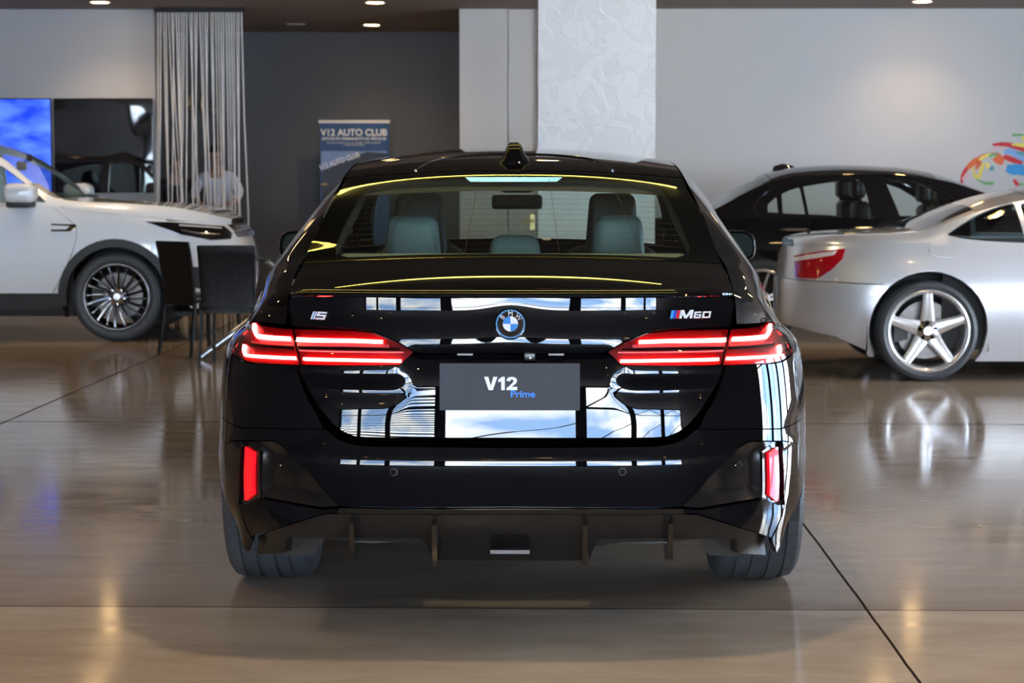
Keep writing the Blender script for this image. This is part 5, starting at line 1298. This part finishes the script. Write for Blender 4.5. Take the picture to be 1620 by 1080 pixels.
# banner
YBn = 17.25
b0, b1 = at(504, 190, YBn), at(617, 190, YBn); bw = (b1.x-b0.x)/2; bx = (b0.x+b1.x)/2; bt = b0.z
bn = empty('roll_up_banner', (bx, YBn, 0), label='blue roll-up banner with white heading standing against the grey wall', cat='banner')
MB().box(-bw+.01, bw-.01, -.002, .002, .06, bt-.02).build('banner_sheet', 'banner_blue', bn)
MB().box(-bw, bw, -.012, .012, bt-.035, bt).build('top_rail', 'lamp_trim', bn)
MB().box(-bw, bw, -.09, .09, 0, .07).build('base', 'brushed', bn)
MB().tube([(0,.02,.05),(0,.02,bt-.03)], .012, 8).build('support_pole', 'brushed', bn)
def onb(px, py): a = at(px, py, YBn); return a.x-bx, a.z
mb2 = MB(); q = [onb(508,239), onb(612,239), onb(612,310), onb(508,310)]
mb2.add([(a, -.0035, b_) for a, b_ in q], [(0,1,2,3)]).build('picture_sky', 'banner_sky', bn)
q = [onb(508,271), onb(580,240), onb(612,242), onb(612,310), onb(508,310)]
MB().add([(a, -.0045, b_) for a, b_ in q], [(0,1,2,3,4)]).build('picture_building', 'banner_dark', bn)
x_, z_ = onb(560, 210); text('lettering', 'V12 AUTO CLUB', .106, 'white_print', (x_, -.004, z_), (PI/2,0,0), bn, .0028, .0005, sx=.98)
x_, z_ = onb(560, 219.5); text('lettering', 'EXPOSIÇÃO PERMANENTE DE VEÍCULOS', .043, 'white_print', (x_, -.004, z_), (PI/2,0,0), bn, .001, .0005, sx=.95)
x_, z_ = onb(560, 225.5); text('lettering', 'de colecionadores em um só lugar, venha conhecer', .030, 'white_print', (x_, -.004, z_), (PI/2,0,0), bn, 0, .0005, sx=1.0)
x_, z_ = onb(560, 229); text('lettering', 'o clube do automóvel', .028, 'white_print', (x_, -.004, z_), (PI/2,0,0), bn, 0, .0005, sx=1.0)
x_, z_ = onb(537, 255); text('lettering', 'V12 AUTO CLUB', .085, 'white_print', (x_, -.0055, z_), (PI/2,-math.radians(19),0), bn, .002, .0005, sx=.78)
mb2 = MB(); q = [onb(508,291), onb(516,290), onb(519,292), onb(508,293)]; mb2.add([(a, -.0055, b_) for a, b_ in q], [(0,1,2,3)]).build('logo', 'mural_yellow', bn)
# screens on the left wall
YT = YW-.06
for i, (x0, x1, lab) in enumerate(((-60, 83, 'wall screen glowing deep blue, at the left edge of the picture'), (84.5, 243.5, 'switched-off black wall screen mirroring the hall, beside the string curtain'))):
    a, b_ = at(x0, 155.5, YT), at(x1, 305, YT)
    t = empty('wall_screen', ((a.x+b_.x)/2, YT, 0), label=lab, cat='screen', group='wall screens')
    hw_ = (b_.x-a.x)/2
    MB().box(-hw_, hw_, 0, .05, b_.z, a.z).build('housing', 'gloss_black', t)
    g = mesh('display', [(-hw_+.008,-.001,b_.z+.01),(hw_-.008,-.001,b_.z+.01),(hw_-.008,-.001,a.z-.01),(-hw_+.008,-.001,a.z-.01)], [(0,1,2,3)], 'screen_black', t, False)
    if i == 0:
        m = bpy.data.materials.new('blue_picture'); m.use_nodes = True; M['blue_picture'] = m; nn_ = m.node_tree.nodes; LL = m.node_tree.links; p_ = nn_['Principled BSDF']
        tt = nn_.new('ShaderNodeTexCoord'); mp_ = nn_.new('ShaderNodeMapping'); mp_.inputs['Scale'].default_value = (1.2,1,3); nz_ = nn_.new('ShaderNodeTexNoise'); nz_.inputs['Scale'].default_value = 2.2; nz_.inputs['Detail'].default_value = 6
        cr_ = nn_.new('ShaderNodeValToRGB'); cr_.color_ramp.elements[0].position = .35; cr_.color_ramp.elements[0].color = (.005,.035,.60,1); cr_.color_ramp.elements[1].position = .72; cr_.color_ramp.elements[1].color = (.10,.22,.95,1)
        LL.new(tt.outputs['Object'], mp_.inputs[0]); LL.new(mp_.outputs[0], nz_.inputs['Vector']); LL.new(nz_.outputs['Fac'], cr_.inputs[0]); LL.new(cr_.outputs[0], p_.inputs['Emission Color']); p_.inputs['Emission Strength'].default_value = 1.0
        p_.inputs['Base Color'].default_value = (0,0,0,1); p_.inputs['Roughness'].default_value = .15
        g.data.materials.clear(); g.data.materials.append(m)
    else:
        pts = []
        m = M['screen_black']
# uneven sheen of the unlit screens: slight waviness
m = M['screen_black']; nn_ = m.node_tree.nodes; LL = m.node_tree.links; p_ = nn_['Principled BSDF']
tt = nn_.new('ShaderNodeTexCoord'); nz_ = nn_.new('ShaderNodeTexNoise'); nz_.inputs['Scale'].default_value = 1.6; nz_.inputs['Detail'].default_value = 1
bb_ = nn_.new('ShaderNodeBump'); bb_.inputs['Strength'].default_value = 1; bb_.inputs['Distance'].default_value = .012
LL.new(tt.outputs['Object'], nz_.inputs['Vector']); LL.new(nz_.outputs['Fac'], bb_.inputs['Height']); LL.new(bb_.outputs['Normal'], p_.inputs['Normal']); LL.new(bb_.outputs['Normal'], p_.inputs['Coat Normal'])
# small brass wall lights behind the curtain
for px, py in ((299.5,163), (319,167), (337,170)):
    a = at(px, py, YG-.12)
    t = empty('brass_wall_light', (a.x, YG-.01, a.z), label='small brass candle wall light behind the hanging strings', cat='wall light', group='brass wall lights behind the strings')
    MB().tube([(0,0,-.06),(0,-.10,-.07),(0,-.12,-.02)], .01, 8).lathe([(0,.0),(.045,.0),(.05,.01),(.0,.012)], 'Z', 16, (0,-.12,-.03)).build('bracket', 'brass', t, True)
    MB().lathe([(.0,-.02),(.02,-.02),(.016,.06),(.006,.10),(0,.11)], 'Z', 14, (0,-.12,0)).build('candle_body', 'brass', t, True)
# mural strokes on the right wall
YM = YW-.002
mur = empty('wall_mural', (0, YM, 0), label='abstract mural of bright paint strokes on the right white wall', cat='mural')
def stroke(pts, ws, m, k):
    P3 = catmull([(*p_, 0) for p_ in pts], 6); n_ = len(P3); V = []
    for i, p_ in enumerate(P3):
        d = (P3[min(n_-1, i+1)]-P3[max(0, i-1)]).normalized(); w_ = 1.35*(ws[0]+(ws[1]-ws[0])*i/(n_-1)); w_ *= .35+.65*math.sin(PI*min(1, max(0, (i+1)/(n_+1))))**.5
        w_ *= random.uniform(.88,1.1)
        for sgn in (-1, 1):
            q_ = (p_.x-d.y*w_/2*sgn, p_.y+d.x*w_/2*sgn); a = at(q_[0], q_[1], YM); V.append((a.x, -.0003*k, a.z))
    mesh('paint_stroke', V, [(2*i, 2*i+1, 2*i+3, 2*i+2) for i in range(n_-1)], 'mural_'+m, mur, False)
random.seed(5)
SK = [([(1521,291),(1524,275),(1534,262),(1548,251),(1560,245),(1580,243)],[5,4],'red'), ([(1530,266),(1540,257),(1552,250),(1562,246)],[8,5],'orange'), ([(1538,262),(1545,256),(1550,257),(1543,268)],[5,5],'orange'),
 ([(1549,253),(1558,247),(1566,245),(1574,246)],[5,3],'yellow'), ([(1539,264),(1541,275),(1547,281),(1551,272),(1556,258)],[3,6],'yellow'), ([(1564,248),(1572,245),(1580,246)],[4,3],'green'),
 ([(1576,247),(1580,252),(1588,256)],[14,10],'orange'), ([(1588,247),(1600,252),(1618,258)],[7,6],'red'), ([(1570,229),(1585,228),(1600,230),(1622,238)],[4,7],'red'), ([(1600,229),(1612,229),(1625,231)],[2,6],'yellow'),
 ([(1588,240),(1600,240),(1614,248),(1625,254)],[8,8],'lblue'), ([(1608,241),(1618,243),(1628,244)],[4,6],'teal'), ([(1592,266),(1602,268),(1614,268),(1628,272)],[13,14],'blue'), ([(1604,284),(1609,291),(1614,292)],[5,4],'red'),
 ([(1545,283),(1556,289),(1566,290),(1572,289)],[1.5,5],'green'), ([(1601,213.5),(1612,213.5),(1622,213)],[4,2],'green'), ([(1618,215),(1621,221),(1626,226)],[4,6],'yellow'), ([(1566,269),(1572,264)],[5,5],'teal'), ([(1522,284),(1528,279),(1533,276)],[4,4],'pink'), ([(1568,238),(1580,234),(1592,236)],[2,2],'pink'), ([(1612,292),(1625,290)],[3,3],'green'), ([(1559,258),(1563,262),(1562,267)],[4,3],'yellow')]
for k, (pts, ws_, m) in enumerate(SK): stroke(pts, ws_, m, k+1)
# desk and people behind the curtain
dk0 = at(300, 300, 16.0)
dsk = empty('reception_desk', (dk0.x+.15, 16.0, 0), label='reception desk behind the hanging strings where the person in white leans', cat='desk')
MB().box(-.85,.30,-.30,.18,1.0,1.05).build('desk_top', 'desk_grey', dsk); MB().box(-.82,.27,-.22,-.16,0,1.0).build('desk_body', 'cabin_black', dsk)
def skinned(name, verts, edges, m, parent, sub=2):
    me = bpy.data.meshes.new(name); me.from_pydata([v[:3] for v in verts], edges, []); me.materials.append(M[m])
    o = bpy.data.objects.new(name, me); COL.objects.link(o); o.parent = parent
    md = o.modifiers.new('skin', 'SKIN'); md.use_smooth_shade = True
    for i, v in enumerate(verts):
        r = v[3] if isinstance(v[3], (tuple, list)) else (v[3], v[3]); me.skin_vertices[0].data[i].radius = r
    me.skin_vertices[0].data[0].use_root = True
    s_ = o.modifiers.new('sub', 'SUBSURF'); s_.levels = sub; s_.render_levels = sub
    return o
def person(x, y, label, shirt, lean=.28, scale=1.0, turn=0, name='person'):
    """Faces -y (towards the hall), leaning forward with both hands on the desk."""
    t = empty(name, (x, y, 0), turn, label=label, cat='person'); t.scale = (scale,)*3
    hz_ = .95
    # body: pelvis, spine, neck, legs, arms
    V = [(0,.0,.95,(.15,.11)), (0,-.04,1.10,(.145,.10)), (0,-.13,1.30,(.14,.095)), (0,-.19,1.42,(.11,.07)), (0,-.235,1.50,(.055,.055)), (0,-.27,1.57,(.05,.05)),
         (-.10,0,.88,(.09,.10)), (-.11,-.01,.48,(.062,.065)), (-.12,.03,.09,(.042,.045)), (-.12,-.10,.04,(.045,.035)),
         (.10,0,.88,(.09,.10)), (.11,.02,.48,(.062,.065)), (.12,.05,.09,(.042,.045)), (.12,-.08,.04,(.045,.035)),
         (-.16,-.18,1.40,(.048,.048)), (-.255,-.20,1.23,(.042,.044)), (-.20,-.36,1.105,(.036,.038)), (-.13,-.42,1.085,(.030,.024)),
         (.16,-.18,1.40,(.048,.048)), (.255,-.20,1.23,(.042,.044)), (.20,-.36,1.105,(.036,.038)), (.13,-.42,1.085,(.030,.024))]
    E = [(0,1),(1,2),(2,3),(3,4),(4,5),(0,6),(6,7),(7,8),(8,9),(0,10),(10,11),(11,12),(12,13),(3,14),(14,15),(15,16),(16,17),(3,18),(18,19),(19,20),(20,21)]
    b_ = skinned('body', V, E, 'skin', t)
    # shirt: a slightly fuller copy of torso and arms
    SV = [(0,.0,.93,(.165,.125)), (0,-.04,1.10,(.160,.115)), (0,-.13,1.30,(.168,.120)), (0,-.19,1.41,(.135,.092)), (0,-.225,1.475,(.075,.072)),
          (-.165,-.18,1.40,(.066,.066)), (-.262,-.20,1.23,(.054,.056)), (-.215,-.33,1.125,(.048,.048)), (.165,-.18,1.40,(.066,.066)), (.262,-.20,1.23,(.054,.056)), (.215,-.33,1.125,(.048,.048))]
    skinned('shirt', SV, [(0,1),(1,2),(2,3),(3,4),(3,5),(5,6),(6,7),(3,8),(8,9),(9,10)], shirt, t)
    TV = [(0,.0,.95,(.160,.122)), (-.10,0,.86,(.105,.115)), (-.11,-.01,.48,(.078,.082)), (-.12,.03,.12,(.06,.065)), (.10,0,.86,(.105,.115)), (.11,.02,.48,(.078,.082)), (.12,.05,.12,(.06,.065))]
    skinned('trousers', TV, [(0,1),(1,2),(2,3),(0,4),(4,5),(5,6)], 'trousers', t)
    # head, looking down
    bm = bmesh.new(); bmesh.ops.create_uvsphere(bm, u_segments=28, v_segments=20, radius=1)
    for v in bm.verts:
        p_ = v.co; x_, y_, z_ = p_.x*.073, p_.y*.094, p_.z*.118
        if z_ < 0: x_ *= 1-.28*(-z_/.118); y_ = y_*(1-.15*(-z_/.118))-(.010 if y_ < 0 else 0)*(-z_/.118)
        if y_ < -.05:
            y_ -= .022*math.exp(-(x_/.012)**2-((z_+.018)/.020)**2)     # nose
            y_ += .008*math.exp(-((abs(x_)-.028)/.012)**2-((z_-.008)/.012)**2)   # eye sockets
            y_ -= .006*math.exp(-(x_/.022)**2-((z_+.062)/.008)**2)     # lips
            y_ -= .006*math.exp(-(x_/.02)**2-((z_+.10)/.015)**2)
        v.co = (x_, y_, z_)
    me = bpy.data.meshes.new('head'); bm.to_mesh(me); bm.free(); me.materials.append(M['skin']); me.polygons.foreach_set('use_smooth', [True]*len(me.polygons))
    hd_ = bpy.data.objects.new('head', me); COL.objects.link(hd_); hd_.parent = t; hd_.location = (0,-.315,1.645); hd_.rotation_euler = (math.radians(22),0,0)
    for g in (-1, 1):
        MB().lathe([(0,.0),(.010,.002),(.022,.006),(.024,.010),(.018,.012)], 'X', 14, (0,0,0)).build('ear', 'skin', hd_, True).location = (g*.070-.006, .005, -.01)
        MB().lathe([(0,-.006),(.006,-.005),(.009,0)], 'Y', 12, (g*.028,-.086,.008)).build('eye', 'hair', hd_, True)
    MB().box(-.02,.02,-.1,-.088,-.066,-.062).build('mouth', 'mural_pink', hd_)
    bm = bmesh.new(); bmesh.ops.create_uvsphere(bm, u_segments=28, v_segments=20, radius=1)
    for v in bm.verts:
        p_ = v.co.copy(); v.co = (p_.x*.080, p_.y*.100+.008, p_.z*.124+.006)
    bmesh.ops.delete(bm, geom=[v for v in bm.verts if v.co.z < -.03+.0 or (v.co.y < -.045 and v.co.z < .062)], context='VERTS')
    me = bpy.data.meshes.new('hair'); bm.to_mesh(me); bm.free(); me.materials.append(M['hair']); me.polygons.foreach_set('use_smooth', [True]*len(me.polygons))
    ho = bpy.data.objects.new('hair', me); COL.objects.link(ho); ho.parent = hd_
    # hands on the desk: palm rows with five fingers each
    for g in (-1, 1):
        HV = [(g*.13,-.42,1.075,(.026,.016)), (g*.115,-.47,1.068,(.036,.013))]; HE = [(0,1)]
        for k, (ox_, ln) in enumerate(((-.030,.075),(-.010,.086),(.010,.080),(.029,.062))):
            b0_ = len(HV); bx_ = g*.115+ox_; HV += [(bx_, -.495, 1.070, (.009,.009)), (bx_+ox_*.2, -.495-ln*.55, 1.078, (.008,.008)), (bx_+ox_*.3, -.495-ln, 1.062, (.0065,.0065))]; HE += [(1,b0_),(b0_,b0_+1),(b0_+1,b0_+2)]
        b0_ = len(HV); HV += [(g*.085,-.455,1.068,(.011,.010)), (g*.060,-.485,1.064,(.009,.009))]; HE += [(0,b0_),(b0_,b0_+1)]
        skinned('hand', HV, HE, 'skin', t, 1)
    return t
p1 = at(343, 240, 16.35)
person(p1.x, 16.55, 'person in a white shirt leaning on the desk and looking down, behind the strings', 'shirt_white', scale=.985)
p2 = at(268, 255, 16.4)
person(p2.x, 16.65, 'person in dark clothes at the desk left of the person in white', 'shirt_dark', scale=.93, turn=.3)
